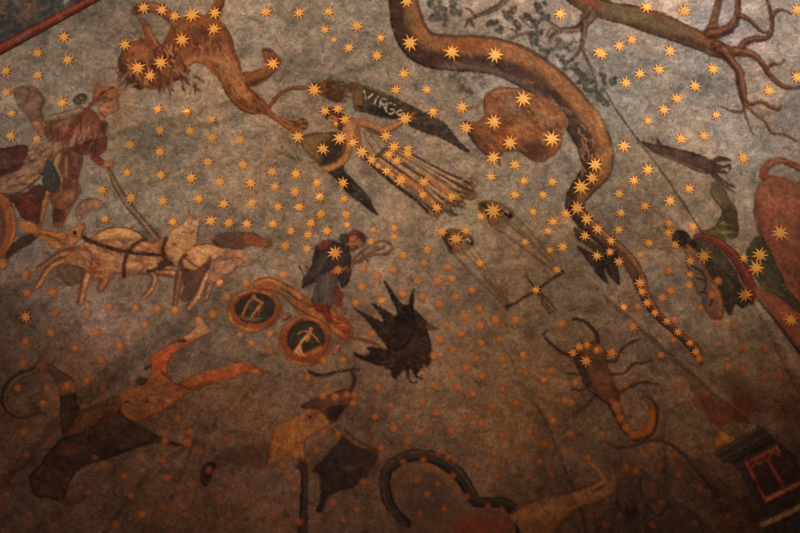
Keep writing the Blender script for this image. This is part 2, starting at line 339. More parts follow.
paint('body', P((178, 26), (190, 14), (206, 16), (222, 22), (230, 34), (236, 52), (242, 70), (247, 84), (255, 92), (266, 102), (272, 112), (282, 118), (294, 121), (303, 118), (308, 123), (305, 130),
      (296, 133), (286, 129), (275, 121), (264, 115), (252, 114), (240, 110), (229, 98), (220, 82), (209, 69), (198, 63), (188, 66), (176, 66), (160, 60), (164, 42)), (150, 90, 50),
      [(P((212, 66), (222, 80), (232, 96), (242, 106), (256, 112), (268, 114), (262, 104), (248, 94), (234, 78), (224, 62)), (112, 64, 36), .75, 3),
       (T((222, 60, 5), (234, 78, 6), (248, 94, 5)), (184, 122, 66), .5, 4), (T((226, 30, 4), (234, 50, 3), (240, 68, 2)), (96, 60, 42), .55, 2.5), (T((207, 69, 1), (221, 84, 1), (230, 99, 1.2), (241, 110, 1.2), (254, 114, 1)), (78, 46, 30), .7, 1),
       (T((180, 66, 3), (200, 58, 3), (214, 60, 2)), (176, 112, 70), .4, 3), (P((185, 30), (205, 26), (222, 34), (222, 50), (205, 54), (190, 48)), (120, 66, 42), .6, 4), (hairs(184, 24, 222, 48, 80, 10, 18, .9, 4), (92, 54, 36), .6, 1),
       (hairs(184, 24, 225, 60, 80, 9, 12, .8, 6), (176, 116, 72), .5, 1), (T((285, 121, 2), (298, 125, 3)), (92, 54, 32), .6, 2), ([T((300, 119, .7), (307, 120, .6)), T((303, 123, .7), (309, 124, .6)), T((302, 128, .7), (307, 129, .6))], (50, 32, 24), .8, .7), (hairs(208, 50, 260, 108, 60, 12, 50, .8, 23), (112, 66, 42), .4, 1), (hairs(208, 50, 260, 108, 60, 12, 40, .8, 24), (182, 124, 76), .35, 1), (T((246, 84, 1.5), (253, 92, 1.5), (259, 100, 1)), (80, 48, 30), .6, 1.5), (T((276, 116, 1), (292, 124, 1)), (180, 118, 70), .5, 1)], t)
mn = paint('mane', [P((172, 26), (178, 40), (182, 60), (190, 72), (178, 80), (166, 86), (155, 90), (146, 88), (138, 90), (131, 84), (124, 78), (119, 68), (118, 60), (124, 48), (133, 38), (143, 38), (152, 44), (158, 54), (164, 42)),
      T((158, 50, 6), (150, 38, 4.5), (147, 29, 3.8), (142, 21, 2.5))], (128, 72, 42),
      [(hairs(122, 44, 188, 86, 100, 12, 60, 1.0, 21), (70, 40, 28), .7, .9), (hairs(125, 44, 186, 84, 60, 11, 44, .9, 22), (182, 118, 74), .65, .9), (P((120, 60), (130, 76), (145, 86), (138, 90), (126, 80), (118, 68)), (76, 44, 30), .7, 3),
       (T((148, 28, 1.2), (157, 45, 1.6)), (178, 112, 68), .6, 1.2), (P((130, 44), (148, 46), (152, 58), (136, 62), (128, 54)), (150, 88, 54), .6, 3), (E(133, 54, 1.5, 1.2), (50, 34, 26), .8, .8), (T((126, 62, .8), (134, 64, .8), (142, 60, .8)), (60, 38, 28), .8, .8), (T((126, 42, 1), (138, 38, 1)), (190, 150, 120), .5, 1)], t)
paint('lock', hairs(146, 76, 196, 86, 60, 9, 22, 1.2, 31), (112, 66, 42), (), t, cover=.8)
paint('lock', hairs(118, 58, 130, 84, 130, 10, 14, 1.2, 33), (96, 58, 40), (), t, cover=.7)

# ---------------------------------------------------------------- great serpent
t = thing('painted_serpent', 'painted giant brown serpent winding down from the top edge to a thin starred tail', 'painted serpent', 540, 80)
b = T((401, -22, 14), (404, 6, 15), (410, 30, 17), (424, 48, 17.5), (452, 53, 18), (480, 54, 18.5), (505, 59, 19), (530, 71, 19), (553, 88, 18.5), (574, 110, 18), (590, 134, 18), (597, 155, 17), (596, 170, 15), (587, 183, 12), (577, 196, 10.5), (575, 208, 9), (585, 222, 8), (597, 233, 7))
paint('body', b, (126, 80, 50),
      [(shift(b, .55, .55), (78, 50, 38), .75, 5), (shift(b, -.5, .42), (166, 108, 62), .5, 4), (shift(b, -.92, .08), (92, 62, 44), .6, 1.2), (shift(b, .95, .1), (58, 38, 30), .75, 1.5), (T((440, 66, 3), (480, 68, 3), (520, 82, 3), (556, 108, 3)), (120, 92, 74), .5, 3),
       (E(470, 45, 22, 7, 4), (150, 84, 40), .55, 5), (E(535, 78, 10, 14, -50), (98, 64, 44), .5, 5), (E(410, 20, 6, 10), (120, 92, 58), .5, 3), (T((568, 66, 2), (590, 96, 2.5), (603, 130, 2)), (196, 138, 78), .5, 2.5),
       (hairs(575, 100, 612, 175, 70, 8, 46, .7, 41), (190, 132, 80), .45, .9), (hairs(420, 38, 600, 150, 40, 9, 90, .8, 42), (104, 66, 44), .4, 1), (hairs(420, 38, 600, 150, 35, 9, 60, .7, 43), (190, 132, 86), .3, 1),
       (E(588, 184, 9, 9), (72, 48, 36), .5, 5), (T((573, 195, 3), (572, 210, 3), (585, 226, 3)), (60, 40, 32), .6, 3)], t)
b = T((590, 226, 7.4), (604, 239, 7.4), (618, 250, 7.2), (630, 263, 7.2), (638, 276, 6.8), (643, 290, 6.2), (650, 305, 5.4), (660, 317, 4.8), (672, 328, 4.2), (684, 339, 4.2), (692, 346, 5), (698, 355, 4.2), (701, 362, 2))
paint('tail', b, (76, 50, 36), [(shift(b, -.6, .3), (116, 76, 50), .7, 2), (shift(b, .8, .25), (44, 31, 26), .7, 1.5), (T((622, 258, 5), (634, 274, 5)), (84, 56, 42), .8, 3)], t)

# ---------------------------------------------------------------- tree with bare roots
t = thing('painted_uprooted_tree', 'painted bare trunk with forking reddish roots at the top right', 'painted tree', 680, 30)
b = T((560, -16, 9), (582, 0, 9.5), (600, 9, 9), (628, 15, 10.5), (652, 22, 12), (676, 31, 11), (698, 40, 9.5), (714, 48, 9), (728, 54, 6))
paint('trunk', [b, T((605, 4, 6), (592, 12, 8), (584, 24, 5)), T((698, 42, 7), (707, 36, 6), (713, 26, 5), (716, 12, 4), (722, -10, 3.5))], (128, 84, 54),
      [(shift(b, .5, .4), (88, 62, 42), .6, 3), (shift(b, -.6, .3), (120, 96, 62), .6, 3), (T((600, 8, 3), (640, 20, 4), (680, 32, 4)), (122, 104, 70), .5, 3), (shift(b, -.95, .1), (70, 46, 34), .7, 1), (shift(b, .95, .1), (70, 46, 34), .7, 1),
       (T((652, 11, 3), (672, 16, 2.5), (692, 28, 2)), (142, 76, 46), .6, 2), (T((700, 36, 4), (716, 44, 4)), (150, 92, 58), .6, 3), (hairs(600, 4, 720, 50, 24, 12, 40, .7, 51), (90, 64, 46), .4, .9), (T((578, -4, 4), (596, 6, 4)), (132, 66, 42), .6, 3), (T((585, 20, 1), (590, 8, 1.5)), (170, 130, 96), .5, 1.5)], t)
roots = [[(710, 34, 6), (722, 32, 5.5), (732, 26, 5), (737, 17, 4), (738, 5, 3), (738, -12, 2.6)], [(738, 16, 3), (748, 19, 2), (756, 27, 1.6), (762, 32, 1.6), (768, 33, 1)],
         [(716, 46, 6), (728, 51, 5.5), (739, 50, 4.5), (746, 42, 4), (756, 39, 3.4), (766, 38, 3), (771, 32, 2.6), (772, 20, 2.2), (769, 6, 1.6), (765, -8, 1.2)], [(772, 18, 2), (777, 11, 1.7), (784, 10, 1.3), (791, 14, .8)],
         [(735, 52, 5), (748, 53, 4), (757, 58, 3.2), (764, 66, 2.8), (770, 75, 2.6), (780, 85, 2.4), (790, 88, 2), (806, 87, 1.6)], [(768, 68, 2), (774, 64, 1.6), (781, 64, 1.2), (784, 60, .8)],
         [(722, 50, 6), (732, 62, 4.4), (739, 72, 4), (741, 84, 5), (743, 95, 4), (745, 104, 2)], [(744, 101, 2.4), (752, 104, 2), (762, 102, 1.8), (771, 107, 1.9), (779, 109, 1.6), (781, 105, 1)],
         [(745, 102, 1.8), (743, 111, 1.4), (734, 112, 1.2), (722, 107, .8)], [(745, 104, 1.6), (755, 114, 1.4), (765, 122, 1.3), (772, 133, 1.1), (783, 134, 1), (796, 141, .7)], [(744, 106, 1.3), (747, 120, .9), (753, 134, .6)],
         [(592, 14, 5), (584, 24, 4.6), (576, 29, 3.8), (563, 30, 2.6), (553, 35, 2), (549, 42, 1)], [(560, 30, 1.6), (551, 23, 1.3), (545, 18, .8)], [(584, 22, 3.6), (583, 38, 2.8), (580, 50, 1.8), (571, 61, .8)], [(582, 48, 1.7), (590, 66, 1.3), (597, 84, .7)], [(556, 32, 1), (551, 28, 1), (547, 36, .6)]]
for i, r in enumerate(roots):
    b = T(*r); right = r[0][0] > 650
    paint('root', b, (112, 68, 46) if right else (116, 88, 66), [(shift(b, .5, .3), (66, 40, 32), .65, 1), (shift(b, -.4, .25), (156, 100, 70) if right else (146, 118, 92), .5, 1)], t)
t = thing('painted_branch', 'painted thin grey twig reaching in from the top edge above the serpent', 'painted branch', 490, 10)
b = T((514, -8, 3.2), (500, 5, 3), (487, 12, 2.4), (476, 16, 1.8), (469, 20, 1.5), (465, 27, .9))
paint('branch', b, (112, 90, 70), [(shift(b, .4, .3), (80, 64, 52), .6, 1)], t)
paint('twig', [T((476, 17, 1.2), (471, 11, .9), (466, 8, .6)), T((470, 20, 1), (474, 27, .7))], (100, 82, 66), (), t)
t = thing('painted_twig', 'painted short forked twig among the dark leaves above the serpent', 'painted branch', 530, 33)
paint('branch', [T((510, 39, .9), (520, 35, 1.4), (533, 32, 1.2)), T((520, 35, 1), (513, 30, 1), (508, 28, .6)), T((532, 28, 1), (524, 22, .8))], (122, 96, 72), (), t)

def leaves(name, label, blobs, col, hi, seed, cover=.92):
    r = random.Random(seed); o = paint(name, [E(x + r.uniform(-1, 1) * rr * q, y + r.uniform(-1, 1) * rr * q, rr * r.uniform(.25, .42) + .5, rr * r.uniform(.2, .36) + .5, r.uniform(0, 180), 9) for x, y, rr in blobs for q in (.2, .4, .7, .8, .9, .95, 1.0)], col,
        [([E(x + r.uniform(-rr, rr) * .6, y + r.uniform(-rr, rr) * .6, r.uniform(1, 2.4), r.uniform(1, 2)) for x, y, rr in blobs for _ in range(4)], hi, .6, 1.2), ([E(x + r.uniform(-rr, rr) * .7, y + r.uniform(-rr, rr) * .7, r.uniform(1, 2.2), r.uniform(1, 2)) for x, y, rr in blobs for _ in range(3)], (62, 56, 48), .6, 1.2)], None, cover=cover, soft=1.6, outline=0)
    return tag(o, label, 'painted foliage')
leaves('painted_foliage', 'painted dark grey leaf clumps at the top edge right of the serpent neck', [(441, 8, 8), (446, 18, 8), (434, 19, 6), (452, 2, 6), (430, 4, 5), (457, 12, 4)], (98, 88, 76), (122, 110, 96), 61)
leaves('painted_foliage', 'painted dark leaf spray along the serpent between grey twig and trunk', [(493, 24, 6), (500, 31, 5), (508, 17, 6), (516, 22, 7), (525, 18, 6), (534, 24, 5), (541, 8, 6), (545, 18, 6), (538, 32, 7), (534, 42, 5), (541, 47, 5), (547, 52, 5), (512, 10, 4)], (74, 64, 54), (104, 100, 84), 62)
leaves('painted_foliage', 'painted olive leaf tuft below the left root of the trunk', [(560, 42, 6), (566, 48, 6), (557, 48, 4), (572, 42, 4)], (106, 94, 72), (128, 116, 90), 63, .7)
leaves('painted_foliage', 'painted dark leaf trail descending beside the serpent back', [(561, 60, 5), (567, 65, 6), (575, 68, 6), (580, 77, 6), (586, 84, 6), (592, 91, 6), (600, 95, 6), (606, 102, 4), (604, 78, 5), (612, 82, 5)], (76, 66, 54), (100, 98, 80), 64)
leaves('painted_foliage', 'faint brown leaf smudges under the serpent and above the brown hare shape', [(455, 77, 7), (463, 86, 7), (478, 76, 5), (470, 92, 4), (482, 84, 4)], (104, 90, 70), (118, 102, 80), 65, .5)

# ---------------------------------------------------------------- crouching shape between serpent and maiden
t = thing('painted_brown_hide', 'painted rusty brown rounded hide shape under the serpent loop', 'painted animal', 520, 125)
paint('body', P((483, 104), (485, 96), (494, 89), (506, 87), (520, 89), (536, 94), (550, 98), (560, 107), (568, 123), (563, 134), (561, 146), (550, 158), (540, 162), (530, 160), (522, 154), (514, 151), (505, 152), (500, 158), (496, 160), (489, 150), (480, 140), (470, 128), (463, 122), (476, 122), (484, 116)), (146, 88, 52),
      [(E(513, 104, 12, 10, 30), (158, 112, 80), .6, 6), (E(530, 112, 14, 5, 40), (108, 66, 40), .6, 4), (E(535, 150, 14, 9, -10), (98, 58, 38), .7, 5), (E(505, 135, 12, 9, 30), (166, 84, 42), .6, 5), (E(545, 118, 10, 6, 30), (172, 118, 74), .55, 4), (E(525, 132, 12, 7, 0), (160, 92, 50), .6, 5),
       (T((484, 98, .8), (484, 112, .8), (478, 120, .6)), (92, 50, 32), .7, .8), (T((552, 99, 1), (562, 110, 1), (568, 123, 1), (563, 133, 1)), (190, 150, 110), .6, 1), (E(552, 136, 6, 6), (76, 46, 34), .7, 3), (hairs(486, 92, 560, 150, 40, 8, 60, .7, 71), (184, 124, 78), .4, 1), (hairs(486, 92, 560, 155, 40, 8, 50, .8, 72), (98, 56, 36), .45, 1),
       (T((496, 92, 1), (515, 90, .8), (535, 96, .8)), (190, 140, 96), .5, 1)], t)
paint('flap', P((463, 122), (470, 124), (480, 136), (489, 147), (498, 158), (501, 166), (496, 162), (486, 156), (476, 146), (468, 134)), (112, 66, 42), [(T((474, 128, 1.6), (486, 141, 1.8), (497, 156, 1.4)), (186, 108, 52), .7, 1.4), (T((466, 128, 1), (480, 149, 1.2), (494, 161, 1)), (64, 42, 32), .7, 1)], t)
paint('ear', [T((463, 110, 1.2), (470, 108, 1.5), (478, 106, 1.4), (482, 100, 1))], (150, 98, 62), (), t, cover=.8)

# ---------------------------------------------------------------- winged maiden
t = thing('painted_winged_maiden', 'painted fallen maiden in a pale pleated gown with two dark wings', 'person', 390, 150)
w1 = paint('wing', P((343, 86), (347, 83), (355, 83), (366, 86), (385, 93), (405, 102), (425, 112), (442, 121), (452, 131), (461, 143), (470, 151), (466, 152), (452, 144), (440, 138), (428, 134), (414, 128), (400, 121), (384, 118), (370, 114), (356, 111), (353, 104), (353, 95), (349, 90)), (70, 58, 44),
      [(P((343, 86), (350, 83), (362, 86), (362, 98), (361, 110), (354, 109), (353, 96)), (116, 86, 50), .85, 1.5), (P((345, 86), (352, 84), (358, 88), (352, 93)), (96, 66, 44), .7, 1.5), (hairs(364, 96, 440, 128, 30, 16, 34, .7, 81), (52, 42, 33), .6, 1), (hairs(364, 92, 440, 126, 26, 12, 18, .6, 82), (104, 88, 66), .5, 1),
       (T((366, 87, .9), (395, 97, .9), (425, 111, .9), (443, 122, .9)), (126, 100, 66), .6, 1), (P((355, 106), (372, 106), (395, 112), (412, 124), (395, 119), (370, 114)), (48, 38, 30), .7, 2)], t)
def letters(parent, strokes_):
    return paint('lettering', [T(*[(x, y, .62) for x, y in s_]) for s_ in strokes_], (196, 176, 150), (), parent, cover=.95, soft=.6, step=.6, outline=0)
letters(w1, [[(364, 91), (366, 100)], [(366, 100), (373, 94)], [(378, 96), (374, 104)], [(382, 98), (379, 108)], [(382, 98), (387, 100), (386, 104), (380, 103)], [(382, 103), (386, 110)],
             [(395, 105), (390, 103), (386, 107), (387, 112), (392, 114), (394, 110), (391, 109)], [(400, 116), (397, 113), (400, 110), (403, 112), (400, 116)], [(403, 112), (403, 117), (399, 120)]])
paint('wing', P((292, 133), (300, 136), (312, 133), (325, 133), (338, 132), (348, 140), (350, 150), (345, 162), (344, 170), (352, 178), (360, 187), (368, 196), (373, 206), (378, 215), (371, 211), (358, 201), (348, 194), (338, 182), (326, 171), (316, 163), (306, 152)), (60, 48, 36),
      [(P((292, 133), (302, 136), (325, 133), (330, 137), (318, 146), (322, 160), (310, 154)), (118, 92, 56), .8, 3), (T((294, 134, 1), (306, 152, 1), (324, 170, 1), (345, 191, 1)), (130, 98, 60), .6, 1.2), (hairs(318, 140, 350, 185, 50, 15, 26, .7, 83), (42, 33, 27), .7, 1), (P((335, 170), (345, 172), (376, 214), (356, 200), (342, 186)), (44, 34, 27), .75, 2)], t)
paint('body', [P((329, 116), (335, 113), (341, 117), (341, 123), (347, 121), (356, 121), (366, 125), (362, 133), (362, 141), (353, 143), (345, 140), (340, 130), (333, 127)),
      T((352, 122, 4), (364, 124, 4), (376, 128, 4.2), (386, 130, 4), (396, 125, 3.4), (404, 120, 2.8), (410, 117, 2.8)), T((348, 136, 5), (348, 146, 4.6), (345, 157, 4.2), (337, 164, 3.6), (329, 168, 3.2), (324, 169, 2.4)), T((408, 117, 1), (414, 113, .9)), T((409, 119, 1), (415, 118, .8)), T((326, 169, 1), (322, 173, .8)),
      T((405, 176, 5), (418, 187, 4.4), (430, 198, 3.6), (437, 206, 3.4), (443, 211, 2.2)), T((430, 178, 5), (444, 189, 4), (455, 198, 3.4), (462, 199, 2.4))], (188, 124, 76),
      [(T((368, 128, 1), (386, 133, 1), (404, 123, 1)), (126, 76, 46), .7, 1), (T((345, 141, 1.4), (344, 152, 1.2), (335, 162, 1)), (126, 76, 46), .7, 1), (P((356, 124), (362, 128), (360, 140), (354, 142)), (150, 96, 60), .6, 2), (E(350, 127, 4, 3), (210, 150, 98), .5, 2), (T((331, 118, .6), (334, 119, .6)), (80, 46, 32), .8, .6), (T((333, 123, .6), (336, 123.5, .6)), (120, 54, 38), .8, .6),
       (T((422, 194, 1), (436, 209, 1)), (120, 72, 44), .6, 1), (T((440, 190, 1), (456, 201, 1)), (120, 72, 44), .6, 1)], t)
paint('hair', P((326, 110), (333, 108), (341, 111), (345, 118), (342, 130), (338, 128), (337, 118), (330, 115), (328, 120), (325, 117)), (84, 46, 32), [(hairs(327, 110, 342, 124, 40, 6, 8, .6, 84), (140, 80, 50), .6, .7)], t)
gown = P((357, 124), (364, 126), (374, 132), (386, 139), (396, 147), (408, 151), (422, 159), (438, 167), (455, 175), (468, 178), (472, 177), (476, 180), (478, 184), (474, 189), (478, 195), (471, 200), (463, 199), (466, 205), (461, 208), (452, 207), (453, 212), (458, 215), (449, 216), (445, 212), (440, 215), (432, 217), (425, 211), (417, 202), (404, 193), (390, 182), (378, 172), (368, 162), (360, 154), (355, 147), (354, 142), (361, 141))
fr = random.Random(5); folds, lights_ = [], []
for i in range(15):
    f = i / 14; a = (360 + 12 * (1 - f), 150 - 22 * (1 - f)); 
    e = (432 + 44 * (1 - f), 213 - 30 * (1 - f)); m = ((a[0] + e[0]) / 2 + fr.uniform(-4, 4), (a[1] + e[1]) / 2 + fr.uniform(-4, 4))
    (folds if i % 2 else lights_).append(T((a[0] + 6, a[1] + 4, .5), (m[0], m[1], .9), (e[0], e[1], 1.1)))
paint('gown', gown, (138, 102, 72), [(folds, (84, 54, 38), .85, 1), (lights_, (186, 150, 112), .75, 1), (T((356, 150, 2), (372, 167, 3), (392, 184, 3.4), (410, 197, 3.5), (426, 211, 3)), (66, 42, 32), .9, 1.6), (P((362, 128), (378, 138), (386, 148), (376, 154), (362, 144)), (170, 140, 108), .6, 2),
      (T((363, 131, .6), (368, 142, .6), (374, 151, .6)), (108, 84, 62), .7, .7), (T((368, 130, .6), (376, 142, .6), (382, 149, .6)), (108, 84, 62), .7, .7), (hairs(452, 176, 474, 196, 20, 10, 18, .7, 85), (84, 54, 36), .7, .9), (hairs(425, 200, 460, 214, 20, 10, 18, .7, 86), (78, 50, 34), .7, .9), (hairs(440, 178, 474, 210, 10, 8, 14, .7, 87), (184, 138, 94), .55, .9),
      (T((400, 176, 2.6), (418, 187, 2.4), (434, 203, 2)), (188, 122, 74), .7, 1.4), (T((428, 178, 2.2), (444, 190, 2.2), (458, 198, 2)), (188, 122, 74), .7, 1.4)], t)
paint('girdle', T((388, 147, 1.6), (383, 151, 1.9), (377, 157, 1.8)), (88, 76, 50), (), t, cover=.8)

# ---------------------------------------------------------------- balance
t = thing('painted_balance', 'painted pair of brown scale pans hanging by ochre cords from a tilted beam', 'painted balance', 510, 250)
for pan, hole, shade, d in (([(478, 206), (481, 202), (490, 200), (499, 203), (507, 207), (513, 212), (513, 217), (507, 221), (500, 223), (492, 225), (488, 221), (486, 214), (480, 212)], E(505, 214, 8.5, 4.5, 20), P((479, 205), (487, 203), (490, 212), (488, 220), (484, 212)), 91),
                            ([(441, 235), (444, 230), (452, 229), (462, 231), (470, 235), (474, 241), (472, 247), (464, 251), (456, 253), (451, 254), (446, 246)], E(467, 242, 6.5, 4.5, 10), P((441, 235), (449, 232), (452, 242), (452, 252), (446, 246)), 92)):
    p_ = paint('pan', P(*pan), (128, 86, 50), [(hole, (46, 33, 26), .9, 1), (shade, (70, 46, 31), .8, 2), (hairs(pan[0][0] + 4, pan[0][1], pan[0][0] + 28, pan[0][1] + 14, 30, 7, 14, .6, d), (168, 118, 66), .5, .9)], t)
    cx = 505 if d == 91 else 467; cy = 214 if d == 91 else 242
    paint('rim', T((cx - 4, cy + 1, .6), (cx, cy - 3, .7), (cx + 3, cy - 1, .6)), (168, 152, 132), (), p_)
for a, m, e in (((513, 214), (536, 238), (562, 271)), ((505, 221), (530, 243), (560, 273)), ((492, 225), (526, 250), (558, 274)), ((509, 219), (540, 250), (561, 272)), ((473, 246), (490, 272), (509, 305)), ((463, 251), (484, 276), (507, 306)), ((454, 254), (478, 280), (506, 307)), ((469, 249), (492, 282), (508, 306))):
    paint('cord', T((*a, .6), (*m, 1.0), (*e, .8)), (116, 80, 46), [(T((*a, .5), (*m, .5)), (146, 104, 60), .5, .7)], t, cover=.55)
bm = paint('beam', [T((507, 307, 2.2), (513, 304, 1.4), (536, 290, 1.2), (556, 276, 1.3), (563, 272, 2))], (74, 46, 30), [(T((512, 303, .5), (556, 275, .5)), (122, 78, 46), .6, .6)], t)
paint('tassel', [T((536, 289, .6), (530, 281, .7), (525, 274, .5)), T((538, 292, .8), (546, 304, .8), (554, 313, .6)), T((539, 291, .8), (549, 302, .7), (557, 311, .6)), T((537, 293, .7), (543, 304, .7), (550, 314, .5))], (70, 50, 36), (), t, cover=.85)

# ---------------------------------------------------------------- charioteer with radiant crown
t = thing('painted_crowned_driver', 'painted driver in red with a radiant crown holding reins at the left edge', 'person', 80, 150)
paint('rays', [T((106 + math.cos(a) * 10, 100 + math.sin(a) * 10, .8), (106 + math.cos(a) * l, 100 + math.sin(a) * l, .9)) for a, l in [(math.radians(-150 + k * 11), 24 + 10 * (k % 2) + (6 if k > 12 else 0)) for k in range(21)]], (170, 122, 80), (), t, cover=.6, outline=0)
paint('banner', P((13, 92), (20, 86), (32, 86), (40, 92), (45, 100), (42, 112), (50, 124), (46, 132), (34, 128), (26, 116), (17, 104)), (122, 88, 68), [(T((14, 92, .8), (18, 106, .8), (26, 118, .8), (34, 129, .8)), (76, 48, 40), .8, .8), (T((17, 87, .8), (28, 89, .8), (29, 94, .8), (26, 102, .8)), (84, 50, 40), .8, .8), (T((29, 92, .8), (38, 92, .8), (43, 100, .8), (40, 112, .8), (46, 122, 1)), (88, 52, 42), .8, .8), (E(35, 103, 4, 8, 30), (146, 112, 88), .5, 2)], t, cover=.7)
paint('leg', [T((58, 192, 7), (45, 193, 4.5), (42, 208, 4.5), (39, 222, 3.5), (36, 228, 3)), T((72, 190, 9), (62, 208, 8), (58, 222, 6)), ], (134, 78, 50), [(E(57, 214, 8, 9), (82, 46, 35), .8, 3), (T((47, 192, 1), (45, 206, 1.5), (42, 220, 1)), (176, 110, 70), .6, 1.4), (T((76, 188, 2), (66, 200, 2)), (166, 108, 76), .5, 2)], t)
paint('skirt', P((58, 140), (70, 148), (82, 154), (81, 168), (77, 184), (78, 192), (72, 204), (64, 210), (54, 207), (50, 196), (58, 186), (56, 176), (52, 166), (53, 154)), (120, 74, 52), [(hairs(54, 146, 78, 178, 95, 22, 16, 1.0, 101), (88, 50, 38), .65, 1.2), (T((58, 154, 2.5), (56, 166, 2), (61, 180, 1.5)), (158, 122, 84), .7, 1.5), (T((66, 156, 1), (66, 176, 1)), (156, 112, 78), .6, 1), (E(70, 196, 6, 7, 30), (150, 96, 70), .55, 3), (T((80, 158, 1), (77, 176, 1)), (80, 44, 34), .6, 1.2)], t)
paint('body', [P((97, 102), (104, 99), (111, 100), (114, 106), (111, 113), (105, 117), (99, 113)), T((105, 112, 3.5), (100, 122, 4), (100, 136, 3), (98, 148, 2.6), (96, 155, 2.6), (100, 162, 2.6)), T((100, 122, 3), (84, 126, 3), (62, 130, 3), (44, 128, 3)), T((100, 162, 3), (108, 165, 4), (111, 162, 2.5)), T((36, 124, 4), (42, 130, 4), (46, 126, 2.5)), T((108, 163, 1.1), (113, 167, .9)), T((110, 162, 1.1), (114, 163, .9))], (168, 110, 78),
      [(T((100, 106, .6), (103, 106, .6)), (84, 48, 36), .8, .6), (T((107, 107, .6), (110, 107.5, .6)), (84, 48, 36), .8, .6), (T((105, 106, .5), (105, 109, .6)), (130, 80, 56), .7, .6), (T((102, 112, .6), (107, 112.5, .6)), (130, 52, 40), .8, .6), (T((99, 112, 1), (106, 117, 1)), (116, 70, 50), .6, 1), (E(104, 108, 3, 3), (192, 132, 96), .4, 2)], t)
paint('tunic', [P((84, 108), (95, 112), (100, 120), (107, 122), (106, 132), (104, 142), (100, 150), (92, 154), (80, 154), (68, 148), (56, 148), (48, 140), (44, 130), (50, 123), (62, 122), (74, 118)), T((104, 138, 2.6), (102, 148, 4), (94, 155, 4.5), (100, 162, 3.6))], (112, 65, 48),
      [(E(84, 132, 14, 12, 20), (140, 84, 60), .55, 6), (E(92, 146, 9, 6), (88, 48, 38), .6, 4), (T((92, 114, 1), (86, 130, 1), (80, 146, 1)), (90, 46, 36), .5, 1.4), (E(102, 128, 3, 6), (70, 42, 34), .6, 2), (hairs(58, 118, 100, 146, 115, 14, 26, .9, 102), (158, 102, 74), .6, 1), (hairs(50, 118, 100, 148, 115, 14, 26, .9, 103), (72, 38, 30), .6, 1), (T((88, 154, 2), (100, 162, 1.6)), (142, 56, 42), .7, 1.6)], t)
paint('sleeve', P((42, 118), (56, 114), (70, 110), (82, 107), (86, 112), (78, 117), (62, 121), (50, 123)), (136, 106, 78), [(T((46, 118, .8), (64, 114, .8), (80, 109, .8)), (168, 136, 102), .6, 1), (T((50, 122, 1), (70, 118, 1), (84, 112, 1)), (96, 62, 46), .7, 1)], t)
paint('crown', [E(104, 94, 11, 8, 8), T((94, 98, 2), (98, 86, 2.4)), T((112, 90, 3), (118, 96, 2)), T((116, 98, 1.5), (118, 108, 1), (112, 113, .8))], (142, 88, 54), [(hairs(95, 86, 114, 98, -80, 8, 14, .6, 104), (176, 116, 70), .5, .8), (T((97, 100, .8), (104, 97.5, .8), (113, 100, .8)), (88, 52, 38), .7, .8)], t, cover=.9)
paint('hair_tuft', E(80, 99, 7, 5.5, -20), (76, 58, 46), [([E(81, 98, 1, 1), E(77, 101, .8, .8)], (150, 112, 70), .7, .8)], t)
paint('collar', [T((76, 144, 1), (82, 140, .8)), E(65, 146, 4, 3.4)], (120, 102, 86), (), t, cover=.6)
tag(paint('painted_staff', T((113, 88, .8), (104, 92, 1), (92, 104, 1.6), (76, 122, 1.8), (60, 141, 1.8), (44, 159, 1.6)), (104, 48, 38), [(T((100, 96, .4), (60, 140, .5)), (146, 76, 58), .5, .6)], None), 'painted thin red staff slanting across the crowned driver', 'painted staff')
t = thing('painted_drapery', 'painted cream cloth billowing behind the crowned driver', 'painted cloth', 30, 170)
paint('cloth', P((24, 162), (26, 152), (36, 146), (50, 142), (60, 140), (63, 146), (58, 154), (50, 162), (44, 172), (34, 184), (20, 193), (6, 196), (-8, 192), (-8, 176), (6, 176), (14, 172), (24, 168)), (140, 104, 78),
      [(hairs(0, 170, 44, 188, -30, 22, 12, .9, 105), (98, 64, 48), .65, 1), (hairs(26, 146, 54, 164, -40, 16, 9, .8, 106), (96, 62, 46), .65, 1), (hairs(0, 150, 54, 190, -35, 16, 14, .8, 107), (178, 138, 104), .5, 1), (T((2, 194, 1), (20, 192, 1), (36, 181, 1), (46, 168, 1)), (90, 56, 42), .7, 1)], t)
tag(paint('painted_blue_cloth', P((48, 160), (54, 166), (60, 180), (56, 192), (46, 190), (42, 180), (44, 170)), (60, 60, 54), (), None), 'small dark blue cloth patch behind the crowned driver\'s legs', 'painted cloth')
t = thing('painted_sun_chariot', 'painted dark red chariot with an orange wheel at the left edge', 'painted chariot', 10, 210)
paint('box', [P((-12, 152), (4, 148), (20, 145), (28, 146), (26, 158), (20, 168), (8, 174), (-12, 176)), P((6, 196), (24, 193), (38, 184), (46, 190), (42, 202), (40, 214), (38, 224), (28, 222), (20, 216), (14, 204))], (78, 42, 34), [(T((-10, 150, 2), (16, 147, 2)), (62, 38, 34), .6, 2), (T((24, 196, 3), (32, 210, 4)), (104, 46, 34), .6, 3)], t)
paint('footboard', [P((18, 222), (30, 221), (40, 228), (54, 232), (64, 232), (68, 240), (62, 249), (52, 248), (44, 240), (34, 236), (24, 232))], (162, 100, 52), [(T((30, 234, 1.4), (50, 236, 1), (64, 244, 1)), (112, 62, 36), .7, 1.4), (T((20, 222, 1), (34, 224, 1)), (190, 128, 72), .6, 1.2), (T((52, 246, 1), (62, 246, 1)), (180, 110, 66), .6, 1)], t)
wh = paint('wheel', E(-4, 226, 20, 34), (134, 76, 46), [(E(-6, 226, 12, 26), (92, 58, 40), .9, 1.5), (E(-6, 228, 7, 12), (110, 66, 42), .7, 3), (T((12, 210, 1), (15, 228, 1.2), (10, 246, 1)), (172, 104, 62), .5, 1.2)], t)
